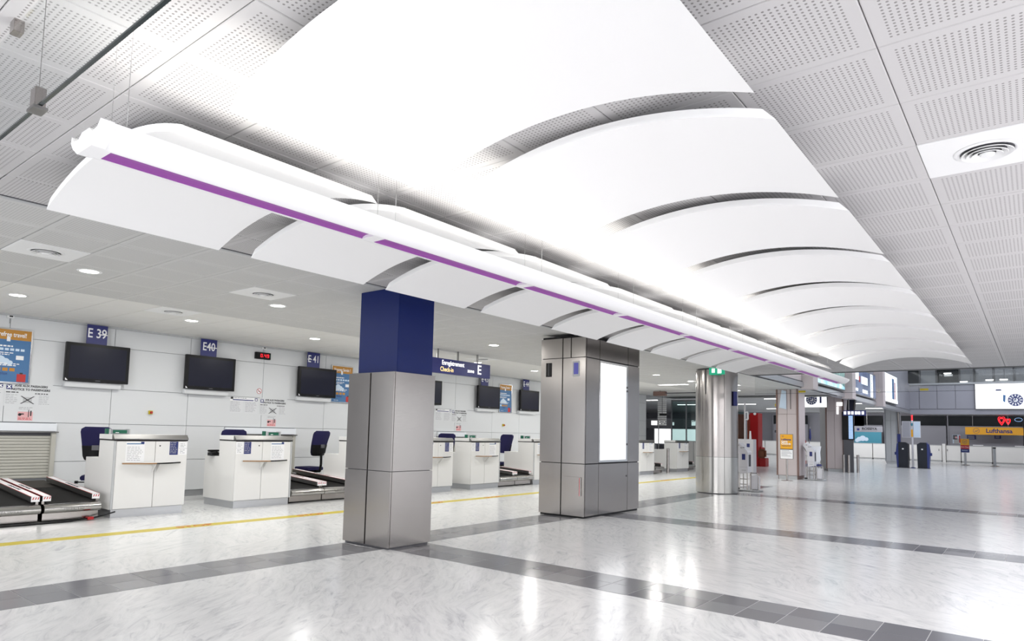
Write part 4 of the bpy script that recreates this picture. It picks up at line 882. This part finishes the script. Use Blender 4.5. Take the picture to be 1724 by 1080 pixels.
txt('lettering', 'Lufthansa', .085, NAVYP, t, (-.01, -.031, 1.41), RX, bold=.003); txt('lettering', 'Quick', .085, PAPER, t, (-.17, -.031, 1.335), RX, align='LEFT', bold=.003); txt('lettering', 'Check-in', .085, PAPER, t, (-.17, -.031, 1.265), RX, align='LEFT', bold=.003); txt('lettering', 'Departure from E', .04, NAVYP, t, (0, -.031, 1.195), RX, bold=.001)
crane(t, -.12, 1.52, .032, -.032)
mb = MB()
for k, wd in enumerate((.26, .3, .34, .2, .3)): mb.box(-.17, -.17+wd, -.031, -.029, 1.02-.045*k, 1.035-.045*k)
mb.build('print_lines', INKG, t)
# red booth
t = thing('red_booth', 'tall red booth pillar with a red bench foot', 'booth', (-11.15, 35.1, 0)); B(-.2, .2, -.3, .4, 0, 2.7).build('pillar', RED, t, bevel=.01); B(.2, .52, -.2, .35, .0, .43).build('bench_base', RED, t, bevel=.02); MB().lathe([(0, .43), (.15, .45), (.2, .75), (.16, .95), (0, 1.02)], c=(.22, .15, 0), n=18).build('red_dome', RED, t, smooth=True)
MB().cyl((.05, -.32, 2.66), (.05, -.30, 2.66), .07).build('white_lamp', PAPER, t); B(-1.6, -.22, .3, .36, .0, 2.65).build('back_panel', mat('orange_red_panel', (.28, .05, .02), .5), t)
t = thing('brown_armchair', 'brown rounded armchair back resting on the red bench', 'chair', (-10.72, 34.75, .43)); B(-.2, .17, -.1, .15, 0, .46).build('backrest', BROWNB, t, bevel=.07); B(-.14, .12, -.12, -.09, .05, .38).build('cushion', BROWNB, t, bevel=.02)
t = thing('white_machine', 'tall white machine cabinet with tubes behind the first kiosk', 'machine', (-9.35, 28.2, 0)); B(-.35, .28, 0, .4, 0, 1.38).build('cabinet', KIOSKW, t, bevel=.01); B(.02, .14, -.01, 0, 1.05, 1.2).build('label_plate', NAVYP, t); MB().cyl((.1, .2, 1.38), (.1, .2, 1.72), .05, .03).build('bottle', PAPER, t); B(-.12, -.06, .1, .16, 1.38, 2.9).build('mast', KIOSKW, t); MB().tube([(-.06, .1, 2.5), (.04, .1, 2.5), (.04, .1, 2.2), (-.06, .1, 2.2)], .03).build('coiled_lead', PAPER, t)
t = thing('glass_booth', 'dark framed glass booth wall left of the red pillar', 'partition', (-13.0, 33, 0)); B(0, .08, 0, .08, 0, 2.7).build('post', GREYL, t); B(2.0, 2.08, 0, .08, 0, 2.7).build('post', GREYL, t); B(0, 2.08, 0, .08, 2.7, 2.78).build('rail', GREYL, t); B(.08, 2.0, .03, .045, 1.0, 2.7).build('pane', GLASSG, t); B(.08, 2.0, .02, .06, 0, 1.0).build('lower_panel', KIOSKW, t)
# trolley with a plastic bag
t = thing('cleaning_trolley', 'cleaning trolley with a clear plastic bag and a mop behind the second kiosk', 'trolley', (-7.25, 30, 0)); B(-.35, .3, -.2, .25, .3, .42).build('tray', NAVYP, t, bevel=.02)
for x in (-.3, .25): MB().cyl((x, -.15, .07), (x, -.11, .07), .07).build('castor', BLACK, t); 
for x in (-.3, .25): MB().tube([(x, 0, .1), (x, 0, 1.1)], .018).build('upright', STEELD, t)
MB().lathe([(.16, .42), (.24, .6), (.22, .9), (.26, 1.15), (.23, 1.16), (.18, .9), (.0, .7)], c=(.08, 0, 0), n=20).build('plastic_bag', PAPER, t, smooth=True); MB().tube([(-.18, .1, .42), (-.1, .1, 1.95)], .016).build('mop_handle', STEELD, t); MB().lathe([(0, 1.35), (.05, 1.5), (.03, 1.8), (0, 1.95)], c=(-.1, .1, 0), n=12).build('dark_mop_head', NAVYP, t); B(-.42, -.22, -.2, 0, 1.1, 1.4).build('red_bin', RED, t, bevel=.02); B(-.45, -.2, -.2, 0, .42, .55).build('red_bucket', RED, t)
# blue kiosks back to back
def bkiosk():
    t = thing('blue_kiosk', 'x', 'kiosk', group='blue back to back kiosks'); 
    MB().prism([(-.26, 0), (.24, 0), (.26, 1.3), (.1, 1.4), (-.16, 1.40), (-.24, 1.25), (-.28, .9), (-.30, .8), (-.27, .7)], 'y', -.04, .5).build('body', mat_dkblue, t, bevel=.015)
    MB().prism([(-.27, .02), (-.2, .02), (-.2, 1.36), (-.16, 1.42), (-.27, 1.3), (-.32, .85)], 'y', -.06, .52).build('blue_shell', BLUEK, t, bevel=.01)
    B(-.02, .06, -.05, -.04, 1.0, 1.07).build('white_sticker', PAPER, t); B(-.4, -.3, .1, .3, .7, .85).build('side_tray', BLUEK, t); B(-.29, .27, -.12, .55, 0, .02).build('floor_plate', GREYD, t)
    return t
mat_dkblue = mat('dark_blue_black', (.006, .009, .018), .5); BLUEK = mat('kiosk_blue', (.02, .035, .17), .4)
a = bkiosk(); a.location = (-5.72, 42.7, 0); a['label'] = 'left dark blue kiosk under the two pole screens'
b = clone(a, (-4.79, 42.7, 0), 'right dark blue kiosk under the two pole screens'); b.scale = (-1, 1, 1)
t = thing('screen_pole', 'blue pole with two pale blank screens between the blue kiosks', 'screen', (-5.28, 42.95, 0)); MB().lathe([(0, 0), (.13, 0), (.13, .02), (.06, .05), (0, .05)], n=20).build('foot', BLUEK, t); MB().cyl((0, 0, .05), (0, 0, 2.6), .05).build('pole', KIOSKW, t, smooth=True)
for x0, x1, M in ((-.47, -.06, GREYP), (.07, .4, SKYL)): o = B(x0, x1, -.1, -.04, 1.66, 2.55).build('screen_housing', KIOSKW, t); B(x0+.02, x1-.02, -.105, -.1, 1.68, 2.53).build('screen_face', M, o)
B(-.04, .04, -.07, -.05, 1.7, 2.1).build('amber_strip', AMBER, t); B(-.04, .04, -.07, -.05, 2.3, 2.45).build('teal_strip', TEAL, t)
t = thing('airline_stand', 'pole sign with amber red and blue panels before the far desks', 'sign', (-3.62, 53, 0)); MB().lathe([(0, 0), (.24, 0), (.24, .02), (.06, .05), (0, .05)], n=20).build('foot', STEEL, t); B(-.06, .06, -.05, .05, .05, .8).build('pole', GREYL, t)
for z0, z1, M in ((1.3, 1.70, AMBER), (1.05, 1.3, REDP), (.82, 1.05, NAVYP)): B(-.23, .23, -.07, .05, z0, z1).build('sign_panel', M, t)
crane(t, 0, 1.52, .13, -.075); txt('lettering', 'First Class', .1, PAPER, t, (0, -.072, 1.17), RX); txt('lettering', 'Business', .09, SKYL, t, (0, -.072, .95), RX)
t = thing('stanchion', 'grey belt stanchion post before the far right desks', 'stanchion', (-2.1, 53, 0)); MB().lathe([(0, 0), (.25, 0), (.25, .02), (.07, .05), (0, .05)], n=20).build('foot', STEEL, t); MB().cyl((0, 0, .05), (0, 0, 1.12), .075).build('post', GREYL, t, smooth=True); MB().cyl((0, 0, 1.12), (0, 0, 1.2), .085).build('belt_head', BLACK, t)
